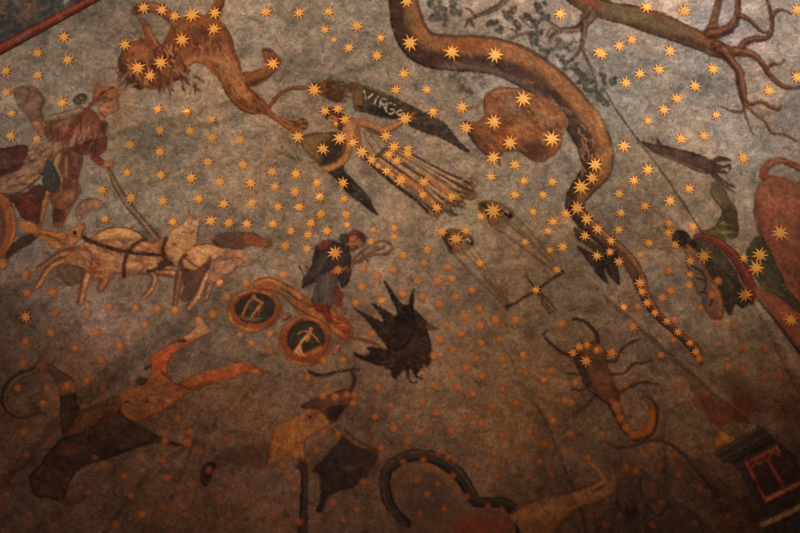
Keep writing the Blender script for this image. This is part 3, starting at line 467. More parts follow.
tag(paint('painted_dark_ground', P((8, 250), (16, 240), (28, 234), (36, 238), (30, 244), (16, 252), (6, 260)), (58, 40, 32), (), None, cover=.8), 'dark brown painted patch under the left edge chariot wheel', 'painted patch')  # dark brown ground, part of the picture
for i, dx in enumerate((0, 3.4, 6.8)):
    tag(paint('painted_rein', T((107 + dx * .3, 168, .6), (113 + dx * .7, 184, .7), (124 + dx, 204, .8), (139 + dx, 221, .8), (150 + dx * 1.4, 236 + dx * .2, .8)), (88, 56, 45) if i != 1 else (156, 112, 80), [(T((112, 176, .4), (130, 208, .4)), (140, 98, 72), .5, .6)], None),
        ('left dark rein', 'pale middle rein', 'right dark rein')[i] + ' of the three running from the crowned driver to the horses', 'painted rein', 'reins of the crowned driver')
tag(paint('painted_pale_wing', P((76, 217), (76, 207), (82, 201), (92, 198), (101, 200), (106, 205), (101, 208), (92, 210), (84, 214), (80, 220)), (146, 104, 80), [(T((76, 209, .7), (84, 200, .7), (96, 198, .7)), (88, 58, 46), .7, .7)], None, cover=.85), 'small pale pink rounded wing shape above the cream horse\'s back', 'painted wing')

# ---------------------------------------------------------------- horses
def leg(parent, pts, col, dark, hi, name='leg'):
    b = T(*pts); return paint(name, b, col, [(shift(b, .55, .3), dark, .6, 1.2), (shift(b, -.35, .3), hi, .5, 1.2)], parent)
t = thing('painted_cream_horse', 'painted cream horse in dark harness, nearest the crowned driver', 'painted horse', 120, 255)
pc, pd, ph = (156, 102, 66), (96, 58, 38), (190, 134, 90)
leg(t, [(92, 248, 8), (72, 256, 5.5), (56, 262, 4.5), (47, 270, 3.4), (41, 280, 3.2), (37, 286, 3.6)], (150, 98, 64), pd, ph)
leg(t, [(94, 254, 6), (76, 252, 6), (60, 254, 3.8), (48, 262, 3), (38, 269, 2.6)], (140, 94, 64), pd, (170, 124, 88))
leg(t, [(92, 266, 6), (86, 276, 5), (83, 288, 4.2), (81, 298, 4), (80, 302, 4)], (156, 98, 60), pd, ph)
leg(t, [(104, 272, 6), (104, 280, 5), (100, 288, 4)], (136, 80, 48), pd, (160, 104, 64))
leg(t, [(140, 270, 5), (152, 272, 4), (154, 281, 3.2), (150, 290, 3), (144, 297, 2.6)], (158, 106, 70), pd, ph)
leg(t, [(158, 272, 4), (172, 274, 4), (178, 277, 3.4), (178, 288, 3), (175, 300, 2.6)], (150, 98, 64), pd, ph)
paint('body', [P((64, 258), (74, 249), (86, 241), (94, 234), (103, 229), (115, 227), (128, 228), (138, 232), (146, 239), (156, 241), (166, 238), (174, 240), (180, 250), (180, 262), (172, 269), (160, 271), (148, 272), (136, 275), (126, 276), (116, 274), (104, 278), (95, 278), (87, 271), (78, 266), (68, 264))], pc,
      [(P((100, 232), (114, 228), (128, 229), (140, 236), (128, 236), (112, 238), (98, 240)), (204, 146, 88), .7, 3), (T((96, 234, .7), (115, 226.5, .8), (134, 230, .7), (146, 239, .7)), (96, 62, 42), .7, .8), (E(118, 262, 20, 8), (184, 122, 78), .5, 6), (E(98, 268, 9, 7), (172, 98, 50), .6, 4), (E(150, 262, 12, 6), (188, 128, 84), .5, 4),
       (T((90, 272, 2), (116, 273, 1.5), (140, 272, 1.5)), (118, 72, 44), .55, 2), (hairs(76, 240, 170, 270, 10, 14, 60, .8, 111), (120, 72, 46), .5, 1.2), (hairs(76, 240, 170, 270, 30, 12, 40, .8, 119), (196, 144, 98), .45, 1.2), (T((84, 246, 1), (92, 256, 1.2), (90, 268, 1)), (110, 66, 44), .6, 1.2), (T((136, 258, 1), (144, 264, 1.2), (142, 271, 1)), (110, 66, 44), .5, 1.2), (E(160, 248, 9, 5), (150, 92, 54), .5, 3)], t)
paint('tail', [P((60, 264), (76, 266), (84, 270), (80, 282), (70, 286), (62, 280), (56, 272))], (96, 70, 52), [(hairs(60, 266, 80, 282, 70, 9, 14, .7, 112), (124, 88, 64), .5, 1)], t, cover=.8)
hd = paint('head', [P((166, 250), (167, 240), (172, 230), (180, 225), (186, 219), (190, 215), (195, 220), (201, 216), (200, 226), (197, 234), (196, 243), (190, 250), (184, 258), (178, 262), (170, 260))], (184, 130, 82),
      [(hairs(172, 218, 198, 236, -60, 9, 16, .7, 113), (208, 160, 108), .6, 1), (T((174, 244, .7), (182, 250, .7), (190, 251, .6)), (104, 64, 42), .8, .7), (T((182, 232, .5), (190, 233, .6), (196, 230, .5)), (128, 84, 54), .7, .6), (T((200, 220, .8), (197, 236, .8)), (130, 88, 58), .6, 1), (E(178, 252, 5, 6), (200, 142, 90), .5, 3)], t)
hn = paint('harness', [T((81, 236, 1.6), (88, 240, 2), (96, 243, 1.8), (110, 248, 1.7), (126, 252, 1.7), (144, 254, 1.6), (160, 255, 1.6), (166, 257, 1.5)), T((130, 252, 3), (133, 254, 1)), T((124, 276, 2), (124, 265, 1.9), (127, 254, 2), (133, 246, 1.7), (140, 241, 1.6), (146, 240, 1)), T((166, 238, 1.6), (163, 248, 1.8), (164, 256, 2), (168, 262, 2)), T((170, 264, 1.8), (162, 266, 2.2), (154, 270, 1.6), (147, 271, 1)), P((160, 262), (168, 260), (174, 265), (166, 267), (160, 271), (157, 267))], (72, 42, 34), [(T((98, 243, .5), (160, 254, .5)), (112, 70, 54), .5, .6)], t)
t = thing('painted_second_cream_horse', 'painted cream horse with a dark neck strap, in front of the harnessed horse', 'painted horse', 205, 258)
leg(t, [(214, 262, 6), (206, 274, 5), (201, 286, 4.2), (196, 298, 3.8), (188, 308, 3)], (160, 108, 74), pd, (194, 142, 102))
leg(t, [(180, 272, 4), (177, 284, 3.2), (176, 298, 2.6), (174, 306, 2.4)], (116, 76, 54), pd, (144, 98, 70))
paint('body', P((181, 262), (184, 254), (193, 246), (206, 243), (218, 246), (227, 251), (222, 257), (214, 260), (206, 266), (198, 270), (190, 270), (183, 268)), (184, 128, 80), [(T((184, 257, .8), (194, 265, .8), (200, 268, .8)), (96, 56, 40), .8, .8), (T((194, 246, .8), (208, 243.5, .8), (222, 248, .8)), (118, 76, 50), .7, .8), (E(203, 252, 9, 4, -10), (208, 156, 102), .5, 3)], t)
paint('strap', T((186, 255, 1.2), (181, 260, 1.8), (182, 267, 2), (187, 271, 1.6)), (78, 40, 32), (), t)
paint('shade', P((182, 271), (194, 271), (204, 264), (211, 257), (210, 266), (204, 276), (198, 288), (190, 300), (180, 300), (184, 286)), (92, 60, 44), [(hairs(184, 268, 206, 296, 110, 10, 14, .8, 114), (70, 44, 34), .6, 1)], t, cover=.85)
t = thing('painted_pink_horse', 'painted pale pink horse head and chest, lowest of the team above the orange wheels', 'painted horse', 235, 265)
leg(t, [(222, 264, 6), (214, 276, 4.6), (208, 288, 3.6), (206, 298, 3)], (146, 100, 72), pd, (172, 124, 90))
paint('head', [P((214, 262), (222, 254), (228, 250), (238, 249), (246, 252), (250, 259), (254, 264), (247, 266), (238, 268), (230, 274), (220, 280), (212, 284), (206, 282), (210, 272))], (158, 108, 78), [(T((224, 260, .7), (236, 257, .7), (246, 262, .7)), (104, 66, 48), .7, .8), (hairs(214, 254, 246, 274, -20, 9, 24, .7, 115), (190, 138, 102), .5, 1), (hairs(212, 258, 244, 280, 120, 9, 18, .7, 116), (112, 72, 52), .5, 1), (E(234, 254, 5, 3), (176, 104, 66), .5, 2)], t, cover=.88)
t = thing('painted_brown_horse_head', 'painted dark brown horse head pointing right, topmost of the team', 'painted horse', 242, 240)
paint('head', P((212, 241), (215, 236), (222, 233), (234, 232), (246, 232), (254, 233), (262, 238), (270, 241), (271, 246), (264, 248), (252, 245), (246, 248), (236, 249), (226, 248), (217, 246)), (92, 60, 44), [(P((246, 233), (258, 237), (271, 243), (266, 248), (252, 245), (244, 242)), (128, 68, 42), .75, 2), (T((214, 242, 1), (226, 247, 1), (236, 249, 1)), (60, 40, 33), .6, 1.2), (T((246, 248, 1), (256, 247.5, 1), (266, 249, .8)), (172, 128, 92), .7, 1), (E(232, 239, 10, 4), (84, 56, 44), .6, 3)], t)
paint('ear', [T((214, 237, 1.4), (209, 238, 1.2), (204, 240, .8))], (150, 108, 78), (), t)
tag(paint('painted_dog_head', P((65, 240), (68, 232), (73, 227), (79, 226), (83, 223), (85, 228), (82, 236), (78, 242), (71, 247), (66, 245)), (170, 104, 66), [(E(75, 233, 2, 2.6), (66, 38, 28), .9, .8), (T((68, 238, 1), (76, 240, 1)), (196, 134, 92), .5, 1), (T((84, 225, .7), (81, 238, .8)), (120, 68, 44), .6, .8)], None), 'small pale orange muzzle with one dark eye behind the cream horse', 'painted animal head')

# ---------------------------------------------------------------- seated man with the cap, his chariot and the crow
t = thing('painted_small_chariot', 'painted orange chariot with two round picture wheels at the centre', 'painted chariot', 295, 320)
paint('body', P((252, 286), (255, 280), (264, 277), (274, 278), (286, 284), (296, 290), (308, 298), (322, 304), (334, 308), (344, 316), (351, 325), (354, 333), (349, 339), (340, 338), (332, 330), (322, 322), (310, 319), (298, 312), (288, 302), (276, 294), (262, 291)), (146, 84, 42),
      [(T((256, 284, 1), (270, 280, 1), (290, 290, 1), (304, 301, 1)), (176, 110, 54), .7, 1), (T((262, 289, 1), (280, 293, 1), (294, 306, 1), (312, 317, 1)), (96, 54, 32), .7, 1.2), (P((330, 310), (342, 316), (353, 330), (346, 337), (334, 326)), (132, 66, 36), .8, 2), (T((296, 298, 1), (314, 307, 1.4), (330, 312, 1)), (108, 64, 36), .6, 1),
       (hairs(256, 280, 300, 296, 25, 12, 12, .7, 201), (110, 64, 36), .6, .9), (hairs(302, 306, 344, 326, 25, 12, 16, .7, 202), (186, 120, 60), .45, .9), (T((333, 331, 2), (342, 335, 2)), (170, 104, 48), .7, 1.4)], t)
paint('rail', [T((282, 291, 2.4), (290, 296, 2.4), (296, 301, 2))], (118, 92, 62), [(T((286, 291, .8), (297, 299, .8)), (50, 38, 28), .8, .7)], t)
paint('hub_cap', T((334, 353, 2), (338, 346, 1.8), (342, 340, 1)), (146, 92, 70), (), t)
paint('axle', [E(286, 317, 5, 3.4, -30)], (146, 92, 70), [(T((283, 321, .7), (291, 316, .7)), (80, 44, 32), .7, .7)], t)
for cx, cy, rx, ry, ix, iy, sp in ((254.5, 310, 27.5, 21.5, 20, 15, 0), (305.5, 340.5, 26.5, 25.5, 19, 18.5, 1)):
    wh = paint('wheel', E(cx, cy, rx, ry, -6), (134, 78, 42), [(E(cx, cy, rx - 2.5, ry - 2.5, -6), (128, 68, 36), .6, 1.2), (P((cx - rx + 1, cy + 2), (cx - rx * .7, cy + ry * .66), (cx - 4, cy + ry - 3), (cx + 6, cy + ry - 1), (cx - 8, cy + ry), (cx - rx * .8, cy + ry * .75)), (176, 112, 50), .8, 2), (T((cx - rx * .8, cy - ry * .5, .8), (cx - 4, cy - ry + 1.5, .8), (cx + rx * .6, cy - ry * .7, .8)), (176, 108, 56), .6, .8),
          (T((cx + rx * .92, cy - 4, 1.2), (cx + rx * .8, cy + 8, 1.2), (cx + rx * .4, cy + ry * .85, 1.2)), (104, 54, 32), .6, 1)], t)
    if sp == 0:
        st = [(T((253, 298, .9), (248, 303, .9), (244, 311, .9), (242, 317, .8)), (158, 98, 58), .8, .7), (T((253, 297, .9), (259, 301, 1.2), (263, 303, 1)), (158, 98, 58), .8, .7), (T((261, 304, 1.4), (256, 311, 1.2), (252, 316, 1)), (158, 98, 58), .8, .7), (T((262, 306, .8), (258, 315, .8)), (120, 66, 40), .8, .7), (E(254, 296, 1.6, 1.6), (166, 104, 60), .8, .7), (P((236, 316), (250, 317), (262, 318), (256, 321), (244, 320)), (92, 72, 42), .7, 1.2)]
    else:
        st = [(P((290, 350), (300, 355), (322, 346), (320, 356), (306, 360), (294, 357)), (150, 88, 44), .9, 2), ([T((309, 334, .8), (300, 344, .8), (291 + k * 3.2, 357, .8)) for k in range(5)], (186, 132, 82), .85, .6), (T((310, 332, 1.6), (307, 340, 1.8)), (158, 98, 58), .8, .7), (E(311, 329, 1.8, 1.8), (166, 104, 60), .8, .7), (T((309, 332, .7), (303, 331, .7), (298, 334, .7)), (158, 98, 58), .8, .6), (T((311, 333, .7), (316, 338, .7), (319, 342, .7)), (158, 98, 58), .8, .6)]
    paint('hub', E(cx + .5, cy - 1.5, ix, iy, -6), (46, 42, 32), [(E(cx + 3, cy - 6, ix * .6, iy * .4), (50, 50, 38), .6, 2.5)] + st, wh)
t = thing('painted_capped_man', 'painted bearded man in red cap and dark cloak seated on the small chariot', 'person', 335, 265)
paint('tunic', P((316, 270), (332, 266), (338, 276), (338, 290), (334, 300), (330, 310), (322, 313), (314, 308), (312, 298), (316, 284)), (84, 72, 60), [(T((320, 276, 1), (318, 292, 1), (320, 308, 1)), (58, 50, 42), .6, 1.4), (T((328, 276, 1), (327, 292, 1), (324, 308, 1)), (108, 94, 78), .5, 1.4), (P((314, 304), (330, 306), (330, 314), (318, 314)), (104, 46, 32), .75, 1.6)], t)
paint('leg', [T((325, 308, 3.4), (327, 316, 3), (330, 322, 2.4)), T((336, 290, 3.4), (340, 296, 3), (338, 304, 3))], (112, 50, 34), [(E(338, 292, 3, 4), (130, 40, 28), .7, 1.6)], t)
paint('shoe', [T((299, 266, .8), (303, 272, 1.6), (307, 278, 2)), T((306, 266, .8), (308, 272, 1.2), (309, 276, 1.6)), T((303, 286, 2), (308, 282, 2.8), (314, 280, 2.6))], (46, 38, 32), [(T((302, 268, .5), (306, 277, .6)), (176, 152, 124), .8, .6), (T((306, 268, .4), (311, 276, .5)), (150, 126, 100), .7, .6)], t)
paint('body', [P((347, 239), (351, 237), (357, 238), (360, 242), (358, 247), (353, 249), (349, 246)), T((350, 246, 2.6), (345, 248, 3)), T((332, 272, 2.6), (338, 270, 2.8), (343, 269, 2.2), (347, 267, 1.4)), T((345, 268, .7), (349, 267, .6)), T((346, 247, 3), (345, 256, 2.4), (336, 264, 2.4), (332, 272, 2.4))], (166, 98, 64), [(T((353, 241, .5), (356, 242, .5)), (62, 36, 28), .8, .5), (T((353, 246, .6), (357, 246, .6)), (92, 50, 36), .8, .6), (T((357, 242, .4), (359, 244, .5)), (196, 128, 88), .6, .5), (T((329, 274, .6), (340, 273, .6)), (96, 56, 38), .6, .8)], t)
paint('cloak', [P((314, 252), (316, 246), (323, 241), (332, 240), (341, 243), (348, 247), (351, 258), (351, 268), (350, 278), (346, 285), (341, 288), (338, 276), (330, 272), (320, 276), (311, 280), (304, 285), (302, 280), (308, 272), (312, 262))], (50, 42, 36),
      [(P((316, 246), (322, 240), (330, 241), (326, 248), (318, 249)), (104, 40, 32), .8, 1.6), (E(338, 262, 5, 10, 10), (66, 58, 52), .5, 4), (E(322, 262, 3, 9, 20), (74, 62, 52), .5, 3), (T((318, 250, 1.4), (314, 262, 1.4), (312, 272, 1)), (38, 33, 30), .6, 1.4), (T((348, 250, 1.2), (350, 262, 1), (348, 280, 1)), (38, 32, 30), .6, 1.2)], t, minus=[T((332, 272, 2.4), (338, 270, 2.6), (343, 269, 2), (347, 267, 1.4))])
paint('beard', [T((348, 247, 1.4), (352, 250, 1.4), (357, 247, 1))], (72, 46, 36), (), t, cover=.8)
paint('hair', E(344, 239, 5, 5.5), (62, 48, 38), (), t)
paint('cap', P((347, 237), (348, 233), (353, 230.5), (359, 231), (364, 234), (366, 239), (364, 243), (360, 240), (356, 236), (351, 236)), (128, 42, 30), [(P((357, 231), (365, 235), (365, 242), (360, 238)), (78, 40, 32), .8, 1), (T((350, 233, .8), (356, 232, .8)), (164, 66, 46), .6, .8)], t)
tag(paint('painted_serpent_wand', [T((347, 272, .95), (354, 264, .95), (362, 258, .95), (370, 252, .85), (377, 246, .85)), T((352, 268, .85), (354, 259, .95), (360, 254, .95), (365, 256, .95), (368, 262, .85)), T((356, 256, .95), (364, 250, .95), (372, 244, .95), (381, 241, 1.0), (389, 243, 1.0), (392, 248, 1.0), (388, 253, 1.0), (380, 255, .95), (372, 254, .95), (366, 258, .95), (358, 263, .95)), T((370, 256, .85), (377, 250, .95), (384, 247, .85))], (116, 80, 52), (), None, cover=1.0, outline=0), 'painted thin looped serpent wand held out by the capped man', 'painted wand')

t = thing('painted_crow', 'painted black crow with raised spiky wings at the centre', 'painted bird', 400, 335)
kc = (36, 27, 23)
bd = paint('body', [P((396, 316), (406, 306), (416, 310), (424, 320), (428, 332), (431, 344), (432, 356), (428, 367), (424, 364), (420, 370), (416, 375), (412, 370), (404, 370), (394, 379), (391, 371), (384, 366), (386, 350), (388, 334)), E(423, 325, 6, 6, 0), P((354, 352), (362, 355), (370, 353), (366, 348), (374, 347), (392, 352), (396, 364), (382, 366), (368, 362), (356, 357))], kc,
      [(E(410, 345, 12, 12), (52, 36, 30), .5, 5), (E(422, 323, 4, 4), (58, 42, 35), .6, 2), (hairs(380, 320, 426, 366, 60, 8, 40, .7, 211), (60, 44, 37), .4, .9), (hairs(360, 350, 390, 362, 10, 9, 14, .7, 212), (20, 15, 14), .6, .9), (T((392, 352, 1), (408, 353, 1)), (70, 40, 32), .5, 2)], t)
paint('wing', P((353, 307), (362, 312), (374, 318), (384, 322), (378, 312), (371, 303), (380, 307), (392, 314), (398, 318), (394, 304), (388, 292), (384, 281), (392, 290), (398, 299), (403, 304), (408, 304), (410, 296), (414, 289), (414, 302), (413, 314), (416, 326), (408, 344), (398, 350), (388, 348), (382, 340), (374, 330), (366, 320)), kc, [(hairs(362, 300, 408, 340, 50, 14, 34, .7, 213), (58, 44, 38), .45, .9), (hairs(384, 284, 412, 320, 60, 12, 18, .7, 214), (19, 14, 13), .6, .9)], t)
paint('head', E(422.5, 325, 5.5, 5.5), (62, 44, 36), [(E(424, 324, 1, .9), (24, 18, 15), .8, .6), (T((417, 329, 1), (421, 331, 1), (426, 330, 1)), (30, 22, 19), .7, 1)], t)
paint('beak', P((427, 323), (433, 325), (438, 329), (431, 330), (427, 329)), (112, 82, 58), [(T((428, 326, .4), (436, 328.6, .4)), (52, 38, 30), .7, .5)], t)
for pts in ([(407, 369, 1.6), (408, 376, 1), (411, 382, .9), (417, 382, .7)], [(415, 369, 1.6), (416, 376, 1), (421, 378, .8)]):
    paint('leg', T(*pts), (42, 31, 26), (), t)
tag(paint('painted_quill', T((352, 338, 1.3), (364, 340, 1.2), (376, 344, 1), (386, 349, .7)), (112, 56, 42), (), None, cover=.8), 'thin reddish painted stroke entering the crow\'s tail from the chariot', 'painted stroke')

# ---------------------------------------------------------------- inverted naked man with hide, and the sickle shaped snake
t = thing('painted_tumbling_man', 'painted tumbling bare-legged man over a dark hide at the lower left', 'person', 130, 400)
paint('body', [P((195, 318), (199, 315), (204, 318), (206, 325), (212, 331), (206, 335), (196, 340), (186, 346), (176, 352), (169, 360), (167, 372), (176, 384), (190, 377), (206, 371), (222, 366), (240, 362), (247, 360), (254, 366), (263, 372), (259, 376), (246, 373), (232, 378), (216, 383), (200, 387), (192, 392), (184, 396), (176, 402), (164, 410), (150, 416), (138, 421), (126, 418), (117, 408), (119, 396), (126, 388), (140, 384), (150, 376), (151, 364), (150, 357), (160, 350), (174, 342), (188, 334), (194, 328))], (136, 80, 46),
      [(P((150, 357), (166, 348), (178, 346), (170, 358), (168, 374), (158, 372), (151, 364)), (164, 80, 42), .85, 3), (P((196, 318), (205, 322), (210, 331), (200, 336), (188, 340), (184, 336), (194, 328)), (178, 124, 80), .75, 2.5), (P((180, 386), (200, 376), (226, 368), (246, 364), (256, 370), (240, 374), (216, 381), (194, 388)), (152, 80, 42), .8, 3), (T((176, 390, 1), (196, 386, 1), (214, 381, 1)), (104, 56, 34), .6, 1.2),
       (P((122, 392), (146, 388), (170, 390), (158, 406), (138, 416), (122, 408)), (118, 76, 46), .6, 4), ([E(148, 364, 2.4, 1.6), E(143, 367, 2, 2), E(184, 341, 3, 1.6), E(179, 341, 2, 1.4)], (84, 32, 24), .8, 1.2), ([E(127, 402, 3, 1), E(147, 401, 1.4, 3, 30), E(140, 406, 1.4, 1), E(134, 398, 1.2, 1)], (70, 42, 28), .75, 1), (T((162, 372, 1), (174, 382, 1), (190, 389, 1)), (92, 48, 32), .6, 1.2), (hairs(120, 388, 170, 414, 20, 7, 24, .7, 221), (150, 96, 58), .4, 1)], t)
tag(paint('painted_stain', [E(142, 381, 6, 4, -10), E(148, 367, 4, 2, -20)], (56, 44, 34), (), None, cover=.75, soft=1.8), 'small dark stain just left of the tumbling man\'s hip', 'stain')
hd = paint('hide', P((60, 439), (68, 434), (82, 430), (94, 423), (106, 412), (112, 404), (118, 404), (122, 414), (132, 422), (144, 428), (158, 436), (172, 441), (188, 447), (176, 446), (160, 443), (148, 444), (136, 448), (122, 454), (104, 460), (92, 463), (84, 466), (76, 472), (70, 482), (66, 494), (62, 501), (54, 500), (48, 498), (38, 497), (32, 490), (29, 478), (32, 472), (40, 466), (44, 458), (52, 448)), (42, 31, 24),
      [(hairs(66, 418, 130, 452, -30, 9, 44, .9, 222), (66, 46, 32), .5, 1.2), (hairs(34, 462, 70, 494, 60, 8, 26, .9, 223), (62, 40, 28), .5, 1.2), (E(68, 450, 10, 6), (72, 40, 28), .5, 4), (E(46, 490, 8, 6), (52, 36, 24), .6, 3), (T((148, 442, 1), (120, 452, 1), (94, 461, 1)), (26, 20, 17), .7, 1), (T((60, 440, 2), (84, 431, 2), (106, 414, 2)), (28, 21, 18), .7, 2), (E(140, 436, 12, 5, 20), (58, 40, 27), .5, 4)], t)
paint('shirt', P((62, 436), (70, 424), (76, 412), (92, 406), (106, 400), (118, 396), (122, 404), (116, 414), (104, 418), (92, 428), (78, 434)), (84, 54, 34), [(hairs(70, 404, 116, 430, -30, 7, 26, .9, 224), (52, 36, 26), .55, 1.2)], t, cover=.8)
sl = paint('sleeve', P((46, 363), (52, 365), (60, 371), (70, 377), (75, 383), (76, 392), (77, 402), (80, 410), (74, 420), (66, 434), (62, 430), (60, 416), (60, 400), (58, 388), (54, 378), (46, 370)), (56, 46, 35), [(P((58, 384), (76, 381), (76, 393), (60, 395)), (96, 62, 36), .85, 1.5), (P((60, 396), (77, 394), (80, 409), (62, 412)), (42, 32, 27), .8, 1.5), (T((50, 366, 1), (62, 374, 1), (72, 381, 1)), (78, 64, 46), .5, 1.2)], t)
paint('hand', [T((46, 366, 3.4), (38, 367, 3), (32, 369, 2)), T((42, 364, 1.2), (47, 357, 1.3)), T((40, 368, 1.1), (34, 371, 1)), T((36, 366, 1.1), (31, 366, 1)), T((44, 370, 1.1), (38, 373, 1))], (108, 66, 48), [(T((34, 368, .5), (44, 366, .5)), (66, 40, 32), .6, .6)], t)
b = T((45, 353, 1.2), (40, 360, 1.3), (36, 368, 2.6), (30, 372, 3.4), (20, 375, 4), (11, 382, 4), (5, 392, 3.8), (4, 402, 3.6), (9, 411, 3), (18, 416, 2.2), (28, 416, 1.8), (36, 413, 1.4), (42, 412, 1.2), (46, 415, .7))
tag(paint('painted_grey_snake', b, (66, 52, 42), [(shift(b, .5, .35), (38, 30, 26), .7, 1.4), (shift(b, -.5, .25), (94, 76, 58), .5, 1.4)], None), 'painted dark curved snake like a sickle held at the lower left edge', 'painted snake')

# ---------------------------------------------------------------- horned beast with shield
t = thing('painted_horned_beast', 'painted yellow-bodied horned beast man at the lower centre', 'painted creature', 310, 430)
paint('body', [P((267, 463), (267, 452), (272, 438), (275, 427), (286, 420), (298, 414), (308, 407), (318, 404), (326, 412), (331, 422), (322, 429), (310, 436), (304, 444), (306, 456), (304, 470), (297, 468), (290, 456), (280, 459), (272, 464)), T((304, 466, 4), (305, 484, 4), (304, 502, 4), (302, 545, 5))], (128, 82, 43),
      [(P((296, 466), (310, 466), (312, 540), (294, 540)), (58, 40, 31), .92, 3), (E(290, 438, 12, 9, -40), (156, 102, 52), .4, 5), (E(312, 416, 9, 5, -20), (122, 72, 44), .6, 3), (E(310, 417, 2, 1.6), (54, 36, 26), .8, 1), (T((297, 468, 1), (302, 482, 1), (301, 500, 1), (300, 530, 1)), (30, 23, 19), .75, 1.2), (T((330, 422, 1), (334, 432, 1)), (60, 40, 28), .6, 1), (T((300, 446, 1), (304, 460, 1)), (160, 104, 54), .4, 1.6), (hairs(270, 420, 316, 456, 120, 6, 26, .8, 231), (106, 68, 38), .4, 1)], t)
paint('hindquarters', [P((212, 464), (236, 465), (262, 468), (268, 460), (272, 448), (262, 444), (240, 446), (222, 452))], (76, 54, 40), [(T((208, 466, .9), (236, 467, .9), (264, 470, .9)), (38, 28, 23), .8, 1.1)], t, cover=.5, soft=3)
paint('tail', P((200, 476), (202, 468), (208, 463), (215, 463), (216, 467), (212, 474), (208, 484), (205, 487), (201, 483)), (36, 27, 23), [(E(209, 470, 2, 3.4, 20), (88, 54, 34), .8, 1.4)], t)
paint('head', P((300, 407), (308, 402), (318, 398), (330, 394), (342, 389), (350, 391), (352, 397), (348, 405), (342, 413), (336, 421), (328, 420), (320, 410), (310, 409)), (72, 46, 34), [(P((328, 410), (346, 402), (340, 416), (332, 422)), (38, 28, 23), .8, 2), (hairs(312, 394, 348, 410, -20, 8, 20, .8, 232), (100, 64, 44), .45, 1), ([T((336, 388, .7), (341, 386, .7)), T((338, 391, .7), (345, 388, .7))], (34, 34, 26), .8, .7), (T((346, 396, .8), (352, 397, .8)), (104, 66, 48), .6, .8)], t)
for pts in ([(309, 371, 1.2), (314, 374, 1.8), (324, 375, 1.6), (336, 372, 1.2), (348, 370, 1), (360, 369, .7)], [(351, 370, 1.2), (354, 378, 1.8), (353, 386, 1.8), (347, 394, 1.4)]):
    paint('horn', T(*pts), (52, 38, 31), (), t, cover=.9)
sh = paint('shield', P((344, 436), (349, 441), (357, 446), (366, 449), (376, 452), (378, 457), (373, 466), (366, 478), (356, 486), (344, 490), (334, 493), (327, 499), (323, 510), (317, 512), (318, 502), (321, 494), (320, 482), (318, 475), (311, 472), (320, 462), (332, 449), (338, 442)), (38, 29, 25), [(hairs(330, 444, 370, 482, 110, 9, 34, .8, 233), (56, 42, 34), .5, 1), (E(350, 468, 5, 3), (66, 48, 36), .6, 1.6), (T((344, 437, .8), (358, 447, .8), (376, 454, .8)), (60, 44, 34), .6, .9)], None)
sh.name = 'painted_shield'; tag(sh, 'painted dark pointed shield right of the horned beast', 'painted shield')
tag(paint('painted_pale_strip', P((309, 474), (319, 474), (320, 488), (319, 506), (314, 506), (308, 500)), (92, 72, 54), (), None, cover=.8), 'pale narrow painted strip between beast leg and dark shield', 'painted strip')
b = T((332, 430, 1), (338, 434, 1.1), (343, 436, 1))
tag(paint('painted_strap', [b, T((345, 430, .8), (352, 437, .8), (366, 445, .9), (378, 451, .9))], (76, 50, 34), (), None), 'thin brown painted shield strap joining beast and shield', 'painted strap')

# ---------------------------------------------------------------- coils and animal at the bottom edge
tag(paint('painted_coil_ground', [E(428, 500, 36, 38), E(480, 530, 38, 20)], (86, 60, 44), [(E(428, 496, 22, 22), (70, 52, 44), .6, 6), (E(482, 528, 30, 14), (96, 48, 32), .7, 5), (T((398, 466, 3), (430, 466, 3), (452, 482, 3), (464, 500, 3)), (112, 76, 42), .6, 3)], None, cover=.6, soft=3), 'brown painted ground enclosed by the dark coils at the bottom edge', 'painted patch')
b1 = T((408, 524, 3.6), (397, 514, 4.6), (389, 502, 5.2), (385, 488, 5.4), (386, 474, 5.4), (393, 464, 5.6), (406, 457, 5.8), (422, 455, 6), (438, 459, 6.4), (452, 468, 6.6), (463, 480, 6.4), (470, 492, 6), (476, 502, 4.8), (488, 502, 4.8), (502, 503, 5.4), (513, 509, 6), (520, 520, 6.2), (523, 534, 6.2), (523, 552, 6.2))
tag(paint('painted_water_snake', b1, (34, 26, 21), [(shift(b1, -.5, .25), (58, 44, 32), .6, 1.6), (shift(b1, .85, .2), (22, 17, 15), .7, 1.2), (shift(b1, .2, .2), (44, 34, 27), .5, 2)], None), 'painted black snake in two humps along the bottom edge', 'painted snake')
tag(paint('painted_orange_hound', [P((508, 516), (520, 506), (540, 499), (562, 495), (580, 490), (596, 483), (600, 478), (594, 470), (584, 460), (594, 463), (604, 472), (610, 482), (612, 474), (610, 466), (615, 472), (617, 484), (612, 494), (600, 501), (586, 505), (572, 512), (560, 522), (552, 534), (548, 556), (518, 556), (520, 534), (516, 524))], (100, 66, 38), [(E(540, 512, 16, 6, -15), (118, 78, 42), .5, 5), (E(596, 494, 12, 3, -20), (112, 72, 40), .5, 3), (T((510, 514, 1), (540, 498, 1), (580, 489, 1)), (66, 44, 30), .6, 1.4), (E(600, 488, 8, 2, -30), (56, 40, 30), .7, 1.6), (hairs(520, 500, 590, 530, -25, 9, 30, .8, 241), (76, 50, 32), .45, 1.2)], None, cover=.8, soft=1.8), 'painted dull orange long-necked animal at the bottom edge right of the coils', 'painted animal')

